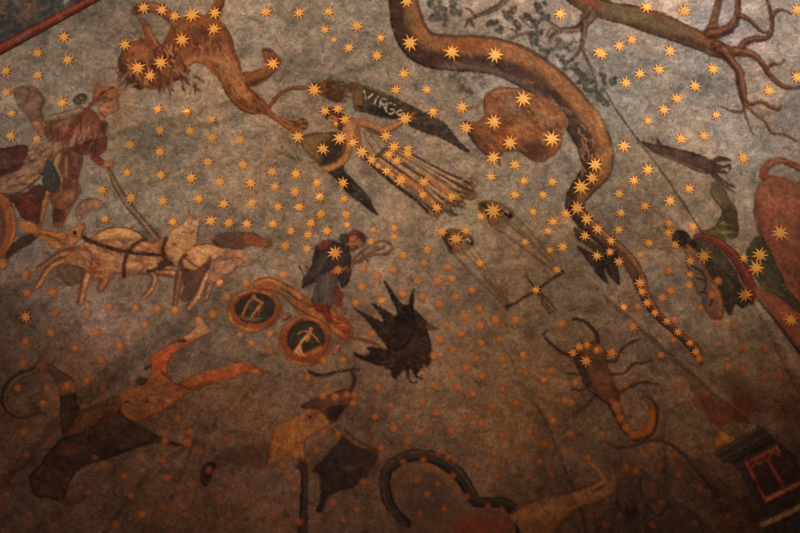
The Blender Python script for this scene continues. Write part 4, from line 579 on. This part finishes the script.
# ---------------------------------------------------------------- scorpion
t = thing('painted_scorpion', 'painted brown scorpion with a starred hooked tail at the lower right', 'painted scorpion', 600, 380)
dk = (50, 35, 27)
for nm, pts in (('claw', [(576, 357, 2.2), (566, 354, 1.8), (558, 350, 1.6), (549, 342, 1.4), (544, 334, 1.3), (547, 330, .8)]), ('claw', [(597, 346, 2.4), (597, 336, 2.2), (591, 327, 1.8), (584, 321, 1.6), (575, 319, 1.2), (572, 321, .8)]),
                ('leg', [(606, 361, 1.4), (616, 360, 1.4), (621, 350, 1.3), (630, 343, 1.2), (640, 339, .9)]), ('leg', [(610, 374, 1.2), (624, 373, 1.1), (633, 364, 1.2), (642, 363, 1), (652, 360, .8)]), ('leg', [(616, 394, 1.4), (628, 388, 1.4), (638, 383, 1.5), (646, 382, 1), (658, 384, .7)]),
                ('leg', [(584, 374, 1.2), (574, 374, 1.1), (563, 373, .8)]), ('leg', [(588, 386, 1.2), (582, 390, 1.1), (572, 389, .8)]), ('leg', [(596, 394, 1.6), (590, 402, 1.5), (580, 410, 1.3), (572, 416, 1)])):
    b = T(*pts); paint(nm, b, dk, [(shift(b, -.7, .3), (86, 60, 42), .6, .8)], t)
paint('body', P((572, 354), (576, 345), (586, 342), (598, 343), (605, 350), (607, 362), (610, 374), (616, 386), (620, 398), (616, 408), (609, 405), (600, 400), (593, 394), (585, 388), (581, 376), (576, 366)), (80, 54, 36), [(P((572, 354), (580, 352), (586, 366), (592, 386), (584, 386), (578, 372)), (52, 36, 28), .7, 2), (E(602, 380, 7, 12, -30), (98, 64, 40), .5, 4), (hairs(580, 350, 612, 398, 60, 7, 30, .8, 251), (62, 42, 30), .5, 1), (T((594, 393, 1), (602, 400, 1), (610, 406, 1)), (40, 29, 23), .7, 1)], t)
tl = T((612, 402, 5.5), (618, 413, 5), (623, 424, 5), (629, 432, 5), (638, 437, 5), (648, 433, 5), (653, 424, 4.6), (654, 412, 4.4), (651, 402, 3.6), (644, 398, 2), (640, 399, 1))
paint('tail', tl, (86, 56, 34), [(shift(tl, .7, .3), (44, 31, 24), .7, 1.4), ([E(617, 409, 3.4, 3.4), E(621, 419, 3.4, 3.4), E(627, 428, 3.4, 3.4), E(635, 434, 3.4, 3.4), E(644, 432, 3.4, 3.4), E(650, 426, 3.4, 3.4), E(652, 417, 3.4, 3.4)], (118, 74, 38), .6, 1.4)], t)

# ---------------------------------------------------------------- small bird on the serpent's tail, dark hound, bowman
t = thing('painted_small_bird', 'painted small dark bird with two pointed wings beside the serpent tail', 'painted bird', 603, 262)
paint('body', P((574, 228), (582, 232), (590, 240), (600, 246), (612, 250), (618, 256), (612, 260), (602, 258), (592, 250), (584, 244), (576, 238)), (60, 44, 35), [(hairs(576, 230, 612, 256, 30, 8, 18, .7, 261), (90, 64, 48), .5, .9)], t, cover=.8)
for w_ in (P((577, 246), (586, 250), (596, 255), (604, 260), (605, 270), (607, 283), (598, 275), (590, 264), (582, 254)), P((604, 256), (612, 256), (617, 264), (619, 274), (620, 285), (612, 279), (606, 270))):
    paint('wing', w_, (42, 31, 27), [(hairs(580, 250, 618, 278, 55, 8, 16, .7, 262), (74, 54, 42), .5, .9)], t)
t = thing('painted_running_hound', 'painted thin dark brown hound stretched below the tree roots', 'painted hound', 690, 160)
paint('body', P((640, 141), (647, 142), (654, 144), (658, 142), (661, 145), (672, 147), (684, 150), (698, 154), (708, 158), (716, 164), (717, 171), (712, 174), (704, 173), (694, 170), (682, 164), (670, 159), (660, 155), (652, 151), (646, 146)), (78, 56, 45), [(T((664, 155, 1), (684, 164, 1), (704, 172, 1)), (118, 86, 62), .7, 1.6), (T((650, 144, .8), (670, 148, 1), (700, 156, 1)), (58, 42, 36), .6, 1.2), (hairs(652, 146, 710, 168, 20, 8, 24, .7, 271), (96, 68, 52), .4, .9)], t)
paint('ear', T((661, 146, 1.4), (659, 142, 1.1), (657, 138, .6)), (64, 46, 38), (), t)
for pts in ([(714, 162, 3), (720, 159, 2.6), (727, 159, 1.8), (730, 160, 1)], [(716, 166, 2.4), (724, 167, 1.8), (729, 165, 1.2)], [(715, 170, 2), (724, 172, 1.6), (729, 172, 1), (730, 166, .9)], [(712, 172, 1.8), (720, 178, 1.4), (728, 184, 1.2), (735, 187, .8)], [(712, 174, 1.6), (722, 183, 1.2), (730, 189, 1), (736, 193, .6)]):
    paint('leg', T(*pts), (72, 50, 41), (), t)
t = thing('painted_cloaked_man', 'painted dark-haired man in green and red curled at the right', 'person', 715, 260)
paint('trousers', P((702, 231), (708, 229), (714, 227), (719, 219), (722, 211), (716, 202), (711, 192), (711, 184), (717, 181), (723, 184), (728, 196), (736, 208), (738, 222), (738, 235), (732, 239), (727, 237), (724, 243), (714, 241), (706, 238), (700, 235)), (82, 70, 43), [(P((720, 206), (734, 208), (737, 232), (727, 234), (722, 220)), (66, 54, 34), .8, 3), (hairs(702, 222, 724, 238, 10, 12, 12, .8, 281), (124, 106, 58), .55, 1), (T((712, 190, 1), (720, 204, 1.2)), (108, 92, 54), .5, 1.6), (T((722, 212, .8), (720, 222, .8), (712, 229, .8)), (52, 44, 28), .6, 1)], t)
paint('cloak', [T((696, 236, 2.4), (706, 237, 3.6), (718, 243, 4.6), (731, 253, 5.4), (741, 266, 5.8), (748, 280, 5.8), (752, 292, 5), (751, 302, 2.6))], (96, 40, 28), [(T((700, 234, .8), (720, 241, .9), (738, 258, .9), (750, 280, .9)), (134, 62, 40), .6, 1), (T((712, 246, 1.2), (730, 260, 1.2), (742, 280, 1.2)), (58, 28, 24), .6, 1.6)], t)
paint('tunic', P((693, 239), (700, 238), (712, 244), (724, 254), (734, 268), (742, 284), (750, 300), (742, 308), (736, 304), (730, 316), (724, 306), (718, 292), (710, 276), (702, 260), (694, 248)), (52, 44, 33), [(T((706, 248, 2), (722, 268, 2.4), (736, 294, 2)), (76, 64, 44), .5, 3), (T((702, 252, 1), (716, 276, 1.2), (726, 300, 1)), (34, 29, 24), .6, 1.6), (hairs(700, 244, 740, 300, 55, 10, 22, .8, 282), (36, 30, 24), .5, 1)], t)
paint('body', [P((682, 244), (688, 242), (694, 245), (696, 252), (692, 257), (686, 253)), T((689, 252, 3), (690, 262, 3)), P((686, 258), (694, 256), (702, 262), (708, 272), (716, 284), (722, 296), (724, 308), (722, 318), (714, 319), (706, 312), (702, 300), (696, 288), (690, 274))], (112, 74, 50), [(P((686, 258), (698, 262), (708, 280), (712, 300), (706, 308), (698, 290), (690, 272)), (98, 80, 66), .6, 3), ([T((692, 266, .9), (702, 272, .9), (706, 280, .9)), T((696, 278, .9), (706, 282, .9), (704, 292, .9)), T((702, 292, .9), (712, 296, .9), (710, 306, .9))], (48, 34, 28), .75, .9), (T((714, 286, 1.6), (720, 300, 2), (720, 314, 1.6)), (142, 92, 54), .6, 2), (T((685, 247, .6), (688, 248, .6)), (48, 32, 26), .8, .6)], t, cover=.9)
paint('hair', [E(681, 238, 9, 8, 20), T((688, 240, 3), (694, 246, 2.4))], (46, 33, 28), [(hairs(673, 232, 690, 244, 40, 5, 14, .7, 283), (74, 52, 40), .5, .9)], t)
tag(paint('painted_lance', T((606, 92, .6), (618, 112, .7), (640, 142, .8), (668, 180, .8), (698, 226, .9), (722, 266, .9), (744, 297, .8)), (74, 58, 42), [(T((640, 141, .35), (744, 296, .35)), (122, 98, 68), .6, .5)], None), 'long thin painted lance slanting from the leaf trail to the cloaked man', 'painted lance')
t = thing('painted_russet_figure', 'painted large russet robed shape cut by the right edge', 'painted figure', 780, 230)
paint('body', P((756, 196), (760, 184), (768, 176), (780, 176), (794, 184), (812, 192), (812, 360), (806, 340), (798, 318), (788, 296), (780, 282), (772, 264), (764, 246), (757, 228), (754, 210)), (122, 68, 47), [(E(778, 210, 14, 16), (150, 84, 56), .5, 7), (E(800, 250, 14, 26), (108, 58, 42), .6, 8), (T((756, 200, 2), (760, 230, 2), (774, 262, 2)), (92, 52, 38), .55, 3), (T((780, 216, 1), (792, 244, 1)), (164, 96, 62), .4, 2), (P((786, 290), (812, 296), (812, 330), (800, 322)), (104, 56, 38), .6, 4), (hairs(760, 186, 804, 280, 70, 12, 30, 1.0, 291), (160, 94, 62), .3, 1.6), (hairs(760, 186, 804, 300, 70, 12, 30, 1.0, 292), (92, 50, 36), .3, 1.6)], t, soft=1.6)
paint('arm', T((764, 176, 4.6), (766, 167, 4), (773, 162, 3.2), (784, 161, 3), (796, 166, 3.2), (812, 173, 4)), (138, 76, 52), [(T((768, 166, .8), (776, 160, .8), (790, 162, .8)), (176, 112, 80), .5, 1), (T((772, 166, .8), (786, 165, .8), (804, 173, .8)), (88, 48, 38), .6, 1)], t)
t = thing('painted_green_drapery', 'painted dark green cloth band along the russet shape', 'painted cloth', 770, 280)
paint('cloth', P((746, 254), (752, 242), (758, 236), (765, 240), (770, 252), (778, 268), (788, 288), (798, 302), (812, 320), (812, 336), (798, 320), (784, 302), (770, 294), (758, 282), (750, 268)), (58, 52, 36), [(hairs(750, 244, 790, 296, 50, 10, 26, 1.0, 293), (82, 74, 46), .5, 1.4), (hairs(750, 244, 800, 306, 50, 10, 22, 1.0, 294), (36, 32, 25), .55, 1.4)], t, soft=1.5)
t = thing('painted_russet_hem', 'painted rust-coloured fold with dark lower edge below the green band', 'painted cloth', 780, 310)
paint('cloth', P((752, 288), (764, 290), (778, 296), (790, 306), (812, 326), (812, 372), (800, 356), (786, 336), (772, 318), (758, 300)), (100, 54, 35), [(P((754, 296), (768, 310), (786, 332), (812, 366), (812, 376), (790, 350), (770, 324), (754, 302)), (36, 28, 22), .85, 2.4), (E(786, 314, 10, 6, 40), (122, 66, 40), .5, 4)], t, soft=1.5)

# ---------------------------------------------------------------- altar with fire
t = thing('painted_altar', 'painted tilted dark stone altar with a red arcaded front at the lower right', 'painted altar', 770, 480)
paint('slab', S((713, 454), (726, 445), (745, 434), (758, 425), (766, 430), (776, 440), (760, 450), (744, 458), (734, 464), (724, 462)), (38, 30, 25), [(T((716, 454, .6), (740, 440, .6), (760, 428, .6)), (64, 50, 38), .7, .7), (T((722, 459, .6), (746, 446, .6), (768, 433, .6)), (60, 46, 36), .7, .7), (T((730, 463, .6), (752, 452, .6), (774, 439, .6)), (22, 18, 16), .7, .8)], t)
paint('block', S((734, 464), (776, 440), (790, 452), (815, 494), (815, 545), (784, 545), (764, 512), (748, 486)), (32, 24, 20), [(S((746, 463), (776, 446), (802, 484), (766, 502)), (36, 24, 19), .8, 1)], t, soft=1.4)
paint('arcade', [T((746, 463, 1.3), (762, 455, 1.6), (776, 447, 1.6)), T((746, 463, 1.6), (756, 482, 1.2), (766, 502, 1.4)), T((776, 447, 1.6), (779, 452, 1.2)), T((768, 460, 1.4), (775, 472, 1.6), (783, 487, 1.6)), T((748, 462, 1.4), (751, 468, 1.4), (756, 462, 1.2), (760, 464, 1.2), (764, 458, 1.4), (768, 461, 1.2), (772, 452, 1.4), (779, 455, 1.2)), T((751, 467, 1.2), (750, 470, 1)), T((766, 500, 2.8), (784, 491, 2.8), (806, 480, 2.8))], (108, 50, 34), [(T((766, 500, .8), (806, 480, .8)), (134, 70, 46), .5, 1)], t)
paint('base_ledge', [T((763, 524, 3), (782, 516, 3), (812, 501, 3.2))], (84, 58, 38), [(T((764, 522, .8), (812, 499, .8)), (110, 78, 52), .5, 1)], t)
tag(paint('painted_flame', P((714, 446), (716, 438), (719, 434), (718, 428), (722, 432), (722, 426), (726, 431), (729, 434), (735, 439), (734, 441), (724, 445)), (124, 76, 32), [(E(725, 438, 4, 3), (148, 92, 38), .6, 2)], None), 'painted ochre flame at the left end of the altar top', 'painted flame')
tag(paint('painted_offering', P((744, 434), (746, 427), (751, 423), (757, 426), (754, 430)), (104, 74, 54), (), None), 'pale triangular painted lump at the right end of the altar top', 'painted offering')
tag(paint('painted_vase', [E(739, 434, 2.4, 3), E(736, 437, 2, 2)], (66, 56, 48), (), None, cover=.8), 'tiny grey painted vessel between flame and pale lump on the altar', 'painted vessel')
o = paint('painted_smoke', [E(724, 412, 18, 11, -20), E(706, 404, 14, 8, 30), E(742, 408, 10, 14, 20)], (78, 40, 27), [(E(726, 420, 10, 6), (98, 44, 28), .6, 4), (hairs(694, 388, 744, 424, -110, 12, 26, .8, 301), (112, 62, 38), .4, 1.2)], None, cover=.55, soft=4)
tag(o, 'red painted smoke haze rising above the altar', 'painted smoke')

# ---------------------------------------------------------------- dark crouching figure at the bottom right
t = thing('painted_shadowy_figure', 'painted almost black crouching figure at the bottom edge left of the altar', 'painted figure', 645, 510)
paint('body', P((618, 484), (626, 476), (636, 470), (646, 472), (654, 480), (664, 488), (672, 498), (684, 506), (696, 514), (702, 528), (700, 550), (612, 550), (614, 520), (616, 500)), (46, 33, 27), [(E(652, 490, 10, 8, 20), (66, 44, 33), .6, 4), (E(630, 512, 8, 12), (30, 23, 20), .6, 4), (P((656, 500), (668, 512), (658, 520), (650, 508)), (60, 46, 38), .5, 3), (T((640, 478, 1), (642, 494, 1), (648, 506, 1), (658, 516, 1), (666, 508, 1)), (26, 20, 18), .8, 1.2), (T((668, 488, 1), (678, 498, 1), (690, 499, 1)), (28, 22, 19), .7, 1.2), (T((692, 520, 1), (704, 514, 1), (716, 522, 1), (722, 536, 1)), (28, 22, 19), .8, 1.2), (hairs(618, 476, 690, 530, 60, 10, 36, .9, 311), (68, 48, 36), .35, 1.4)], t, cover=.8, soft=2.4)
paint('face', E(629, 473, 6, 5, 30), (82, 50, 33), [(T((624, 472, .6), (634, 476, .6)), (44, 30, 24), .6, .8)], t, cover=.6, soft=2)
b = T((608, 443, .8), (616, 447, 1.1), (630, 446, 1.2), (642, 442, 1.4), (656, 440, 1.4), (670, 444, 1.5), (684, 455, 1.6), (696, 469, 1.6), (708, 483, 1.4), (718, 497, 1.1))
tag(paint('painted_bow', b, (42, 30, 24), [(shift(b, -.8, .3), (72, 52, 38), .5, .8)], None), 'thin dark painted bow arching over the shadowy figure', 'painted bow')
tag(paint('painted_red_patch', [E(742, 392, 26, 12, 40)], (64, 38, 26), (), None, cover=.35, soft=6), 'faint reddish painted patch above the altar smoke', 'painted patch')
tag(paint('painted_ochre_patch', [E(532, 252 - 60 + 100, 8, 3)], (120, 84, 50), (), None, cover=.2, soft=4), 'faint ochre painted patch by the tilted balance beam', 'painted patch')

# ---------------------------------------------------------------- gold stars
# x, y (points on the vault); a third number is the star's radius when it is one of the big bright ones
STARS = [(64,37),(38,53),(68,60),(6,71),(38,75),(7,92),(62,103),(12,113),(158,109),(187,112),(160,130),(190,131),(144,8,7),(162,10,6.5),(175,16,6.5),(192,15,8.5),(182,40,8),(125,45,6.5),(138,68,8),(161,63,8),(150,76,6.5),
(215,13,7),(214,29,7),(273,64,7),(314,90,8),(266,12,6.8),(299,13),(329,12),(325,30),(334,40,3.5),(357,26,6.8),(349,48),(381,38),(377,56,6.5),(396,90),(212,119),(325,111,6),(338,109,6),(345,120,6.5),(336,124,3),
(407,1,7),(410,43,9),(452,52,8.5),(495,55,9),(560,14,6.5),(404,74),(427,90),(433,112),(599,52,6.5),(462,107,7),(466,128,7.5),(494,122,8.5),(523,99,9),(405,119,8),
(647,7,6.5),(685,11,8),(797,10,7),(632,40),(619,46,6.5),(602,54,6.5),(670,51,7),(659,70,6.5),(640,74,6),(626,83),(713,69,7),(695,86,6.8),(677,99,6.5),(664,110,6.3),(716,115),(648,121),(769,91,7),(797,77,7.5),
(11,136),(37,139),(130,145),(160,152,6.3),(127,173,6),(161,175),(191,178,6.5),(102,190),(131,198),(163,201),(199,199,6),(105,219),(173,222),(3,265),(212,138),(240,140),(208,162),(243,165),(272,172),(296,174),(220,182),(251,183,6.2),(275,187),(317,183),(295,192),(224,204,6.3),(252,203),(278,207),(299,207),(320,197),(344,199,5.3),(321,214),(346,215),(211,221,6.5),(229,223),(247,224,6),(273,224),(311,223),(347,225,4.5),(291,231),(308,235),(327,231),(285,246),(307,249),(373,230,4.5),(371,242,4.5),(394,228,4.7),(394,237,4.7),
(298,137,7),(323,149,6.8),(343,183,6.5),(340,138,7.8),(353,143,6),(362,152,7),(372,160,6),(378,166,3.4),(387,171,6),(386,136,6.5),(394,147,6.8),(389,155,6),(397,161,5.5),(392,175,3.2),(401,180,7),(335,253,8),(408,154,5.5),(408,149,5.5),(424,182,6),(423,195,5.5),(437,208,6),(452,197,5.5),
(510,143,8.5),(493,158,8.5),(515,165,7),(552,139,9),(491,177,5.8),(524,181,5.8),(552,182,6),(515,195,6),(543,195,5.5),(533,212,5.2),(553,222,5.3),(566,214,6),(548,231,5),(481,217,5.3),(525,242,5),(563,247,5.8),(550,250,5),(427,250),(403,255),(424,263),(480,263,5.3),(442,232,6),(456,239,7.5),(466,231,5.3),(493,211,9),(595,165,8),(592,178,7),(581,187,9),(577,208,8),(587,219,7),(598,229,6.3),(585,236,5.5),(597,256,5.5),
(624,146,7),(648,170,7),(634,181,6),(619,194,6),(645,206,6),(621,213,5.5),(689,189,6),(670,201,6.5),(681,139,6.5),(704,136,6),(743,158,7),(619,230,5.5),(649,243,5.3),(640,255,5),(669,223,5.5),(668,233,5.5),(675,245,5.5),(693,227,6),(690,261,5.5),(704,256,8.5),(780,233,8.5),(760,255,8.5),(744,258,5.5),(756,268,8.5),(611,241,5.5),(610,252,5),(619,262,5.5),
(26,274),(27,293),(53,292),(26,317,6.3),(55,313),(88,313),(109,307),(136,308),(157,309),(51,333),(97,333),(145,325),(126,325),(26,341),(75,348),(120,346),(24,363),(101,360),(87,381),(103,389),(18,388),(47,388),(67,386),(175,310),(220,283),(246,283),(227,297),(213,314),(283,275),(270,334),(251,343),(270,351),(240,335,4),(324,361),(308,378,4.5),(343,360),(356,303),(362,287),(382,301,5.5),(377,276),(363,269),(393,270),(372,334),(378,387),(323,396),(335,397),(347,395),(354,395),(338,270),
(417,281),(438,281),(452,279),(472,290),(456,297),(422,297),(439,304),(403,294),(479,309),(465,317),(446,325),(480,326),(461,334),(440,340),(453,350),(495,320),(516,320),(499,340),(481,343),(434,356),(476,359),(502,360),(523,355),(466,368),(452,373),(482,376),(433,385),(458,387),(502,389),(473,394),(525,373),(544,380),(551,371),(562,324),(448,267),(536,290,5),(557,270,5),(575,383,4),(579,347,5.5),(587,345,5),(573,353,5),(586,361,6.5),(597,350,5),
(640,283,6.5),(642,292,5.3),(647,303,5.5),(655,313,5),(667,321,5),(678,332,5),(690,343,5),(696,352,5),(699,359,4.5),(671,291),(662,298),(624,307,5.5),(638,307,4.5),(633,327,6.3),(669,271),(612,353,6),(661,355,5),(673,340,4),(675,320,4.5),(676,386),(600,350),(690,275,5),(689,286,5),(712,295),(718,281),(700,308),(719,324),(734,326),(745,295,8),(791,320,8),(745,348),(765,350),(728,367),(744,369),(764,377),(780,375),(719,344,4),(625,385,4),(706,393),
(43,403),(24,432),(49,440),(27,455,4),(14,481),(4,503),(178,418),(190,432),(187,443,6),(165,441),(163,461),(143,471),(168,478),(131,496),(166,508),(142,514),(115,524),(89,492),(29,514),(104,465),(124,476),(168,522),(186,515),(193,487),(95,458),(227,439),(201,452),(209,470),(262,474),(238,480),(283,466),(292,480),(219,497),(246,505),(275,515),(229,515),(260,525),(299,522,5),(333,503),(343,520),(357,510),(363,482),(381,448),(375,417),(391,406),(394,429),(317,450),(324,432),(338,434),(353,403),
(422,402),(408,417),(436,413),(465,417),(421,432),(408,442),(481,423),(451,431),(512,421),(516,403),(492,407),(502,435),(529,432),(553,421),(570,434),(545,444),(565,452),(588,458),(539,462),(518,452),(494,454),(478,466),(497,477,4),(528,477),(551,474),(439,453),(448,457),(455,461),(423,460,3.6),(403,462,3.6),(453,476),(467,497,3.6),(438,484),(427,495),(444,509),(420,514),(488,506,3.6),(502,509,3.6),(417,480),(571,403),(565,401),
(616,406,5.5),(620,418,5.5),(626,427,5.5),(632,435,5.5),(640,433,5.5),(648,430,5.5),(651,423,5),(652,413,5),(602,435),(651,451),(674,455),(659,467),(678,475),(711,475),(700,488),(661,503),(652,525),(620,515),(695,523),(728,517),(605,525),(626,468,5),(636,471)]
def field_radius(x, y):
    return float(np.clip(6.0 - 1.5 * sstep(180, 430, y), 4.2, 6.2))
LAND = [("the lion's raised left forepaw", 140, 8), ("the lion's chest", 190, 16), ("the lion's shoulder", 182, 42), ("the lion's muzzle", 128, 50), ("the lion's mane", 148, 70), ("the lion's upper forepaw", 216, 18), ("the lion's bent hind paw", 272, 62), ("the lion's tail tuft", 322, 90), ("the lion's long hind paw", 303, 126),
 ("the red moulding", 60, 30), ("the driver's banner", 30, 108), ("the driver's crown", 108, 92), ("the driver's rein hand", 110, 164), ("the driver's cloth", 26, 160), ("the left chariot wheel", 6, 250), ("the reins", 132, 208), ("the cream horse's hind hooves", 38, 285), ("the cream horse's forelegs", 150, 292), ("the cream horse's head", 188, 220), ("the brown horse head", 245, 236), ("the pink horse head", 236, 264),
 ("the maiden's face", 333, 118), ("the maiden's lettered wing", 400, 108), ("the lettered wing tip", 468, 150), ("the maiden's raised hand", 410, 119), ("the maiden's lowered elbow", 344, 158), ("the lower wing tip", 376, 212), ("the lower wing root", 305, 140), ("the maiden's waist", 380, 152), ("the gown's middle", 410, 170), ("the gown's hem", 460, 200),
 ("the serpent's first bend", 412, 40), ("the serpent's upper back", 480, 52), ("the serpent's lower bend", 590, 175), ("the serpent's narrow tail", 645, 300), ("the serpent's tail tip", 700, 358), ("the serpent's tail root", 600, 236), ("the tree trunk", 650, 20), ("the tree's fork", 712, 42), ("the tree's right roots", 780, 80), ("the tree's downward root", 743, 104), ("the leaf trail", 590, 88), ("the rusty hide shape", 520, 125), ("the hide's narrow flap", 482, 142),
 ("the upper scale pan", 494, 212), ("the lower scale pan", 456, 242), ("the balance beam", 536, 290), ("the capped man", 338, 258), ("the serpent wand", 378, 246), ("the upper picture wheel", 254, 310), ("the lower picture wheel", 305, 340), ("the crow's wing", 385, 300), ("the crow's breast", 428, 350), ("the crow's tail", 358, 353), ("the crow's head", 424, 324),
 ("the grey snake", 8, 400), ("the raised sleeve", 66, 384), ("the tumbling man's upper foot", 204, 324), ("the tumbling man's lower foot", 256, 370), ("the tumbling man's hip", 150, 390), ("the dark hide's end", 50, 485), ("the dark hide's long edge", 150, 440), ("the beast's tail", 208, 474), ("the beast's head", 335, 404), ("the beast's yellow chest", 290, 440), ("the dark shield", 350, 466), ("the left coil", 400, 490), ("the right coil", 505, 508), ("the orange animal", 560, 505),
 ("the scorpion's head", 586, 350), ("the scorpion's left claw", 546, 335), ("the scorpion's hooked tail", 636, 430), ("the scorpion's right legs", 640, 365), ("the small bird", 600, 262), ("the thin hound", 690, 158), ("the lance's middle", 668, 182), ("the cloaked man's hair", 681, 238), ("the cloaked man's pale chest", 705, 285), ("the cloaked man's cloak end", 750, 298), ("the russet shape", 780, 220), ("the russet fold", 786, 320), ("the altar flame", 724, 436), ("the altar front", 765, 480), ("the shadowy figure", 650, 510), ("the bow", 670, 446)]
def star_geo(x, y, r, bright, n, rs):
    """an irregular many pointed star with a raised centre: positions, faces, colours, cover"""
    a0 = rs.uniform(0, math.pi); px, py, lf, cv, hue = [x], [y], [0.0045], [1.0], [1.0]
    ring = []
    for k in range(2 * n):
        a = a0 + math.pi * k / n + rs.uniform(-.09, .09); tip = k % 2 == 0
        q = r * (rs.uniform(.92, 1.22) if tip else (.42 if bright else .50 + .22 * sstep(260, 400, y)) * rs.uniform(.92, 1.1)); ring.append((a, q, tip))
    for sc_, l_, c_, h_ in ((.55, .0040, 1.0, .8), (1.0, .0030, None, 0.0), (1.0, .0028, 0.0, 0.0)):
        for a, q, tip in ring:
            if c_ == 0.0: q2 = q + (.45 if bright else .8 + 1.7 * sstep(230, 400, y))
            else: q2 = q * sc_ if tip or sc_ == 1.0 else q * .75
            px.append(x + q2 * math.cos(a)); py.append(y + q2 * math.sin(a)); lf.append(l_)
            cv.append((1.0 if bright else (.6 if tip else .9) - .4 * sstep(240, 380, y)) if c_ is None else c_); hue.append(h_)
    m = 2 * n; F = [(0, 1 + (k + 1) % m, 1 + k) for k in range(m)]
    for ringi in (0, 1):
        for k in range(m):
            a, b_ = 1 + ringi * m + k, 1 + ringi * m + (k + 1) % m; F.append((a, b_, b_ + m, a + m))
    return px, py, lf, cv, hue, F
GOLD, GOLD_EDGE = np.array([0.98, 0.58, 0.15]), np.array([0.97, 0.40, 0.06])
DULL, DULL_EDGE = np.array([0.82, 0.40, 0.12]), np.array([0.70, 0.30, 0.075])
rs = np.random.RandomState(4)
full = []
for s in STARS:
    r = s[2] * .95 if len(s) > 2 else field_radius(*s[:2]) * rs.uniform(.82, 1.02)
    on = len(s) > 2 and r >= 4.7 and not (s[1] > 400 and r < 5.8)
    full.append((s[0], s[1], r, on))
# the number of stars built one by one
big = sorted(range(len(full)), key=lambda i: -full[i][2])[:300]
single = set(big); stuff = [[], [], [], [], []]
near = {}
for i in sorted(single):
    x, y = full[i][:2]; d = [math.hypot(x - lx, y - ly) for _, lx, ly in LAND]; k = int(np.argmin(d))
    lx, ly = LAND[k][1:]; ang = math.degrees(math.atan2(y - ly, x - lx))
    if d[k] < 5.0: w_ = 'right on'
    else: w_ = ['right of', 'below right of', 'below', 'below left of', 'left of', 'above left of', 'above', 'above right of'][int(((ang + 22.5) % 360) // 45)]
    near.setdefault((k, w_), []).append((d[k], i))
ordn = ['nearest', 'second nearest', 'third nearest', 'fourth nearest', 'fifth nearest', 'sixth nearest', 'seventh nearest', 'eighth nearest', 'ninth nearest']
lab = {}
for (k, w_), L_ in near.items():
    L_.sort()
    for j, (dd, i) in enumerate(L_):
        r = full[i][2]; size = 'large bright' if r >= 7.0 else 'bright' if r >= 6.0 and full[i][3] else 'small faded' if full[i][1] > 330 else 'small'
        lab[i] = '%s painted gold star %s %s' % (size, w_, LAND[k][0]) + (', %s to it' % ordn[j] if len(L_) > 1 else '')
for i, (x, y, r, on) in enumerate(full):
    n = 9 if r >= 7.0 else 8
    px, py, lf, cv, hue, F = star_geo(x, y, r, on or y < 130, n, rs)
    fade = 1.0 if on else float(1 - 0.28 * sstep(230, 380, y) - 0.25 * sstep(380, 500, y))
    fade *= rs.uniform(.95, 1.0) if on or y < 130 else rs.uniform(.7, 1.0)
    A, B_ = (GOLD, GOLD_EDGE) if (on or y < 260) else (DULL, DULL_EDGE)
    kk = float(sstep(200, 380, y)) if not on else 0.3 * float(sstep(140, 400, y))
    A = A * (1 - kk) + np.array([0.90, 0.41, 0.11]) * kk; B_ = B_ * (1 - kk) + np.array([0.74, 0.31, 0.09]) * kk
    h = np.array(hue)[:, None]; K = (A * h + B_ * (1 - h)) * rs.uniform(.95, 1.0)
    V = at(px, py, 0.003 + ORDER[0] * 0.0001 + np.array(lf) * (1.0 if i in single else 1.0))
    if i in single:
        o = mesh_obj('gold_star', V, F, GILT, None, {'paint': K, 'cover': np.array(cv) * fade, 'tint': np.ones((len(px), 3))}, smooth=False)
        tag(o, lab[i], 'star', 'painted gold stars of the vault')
    else:
        b0 = sum(len(v) for v in stuff[0]); stuff[0].append(V); stuff[1] += [tuple(b0 + q for q in f) for f in F]; stuff[2].append(K); stuff[3].append(np.array(cv) * fade)
V = np.concatenate(stuff[0])
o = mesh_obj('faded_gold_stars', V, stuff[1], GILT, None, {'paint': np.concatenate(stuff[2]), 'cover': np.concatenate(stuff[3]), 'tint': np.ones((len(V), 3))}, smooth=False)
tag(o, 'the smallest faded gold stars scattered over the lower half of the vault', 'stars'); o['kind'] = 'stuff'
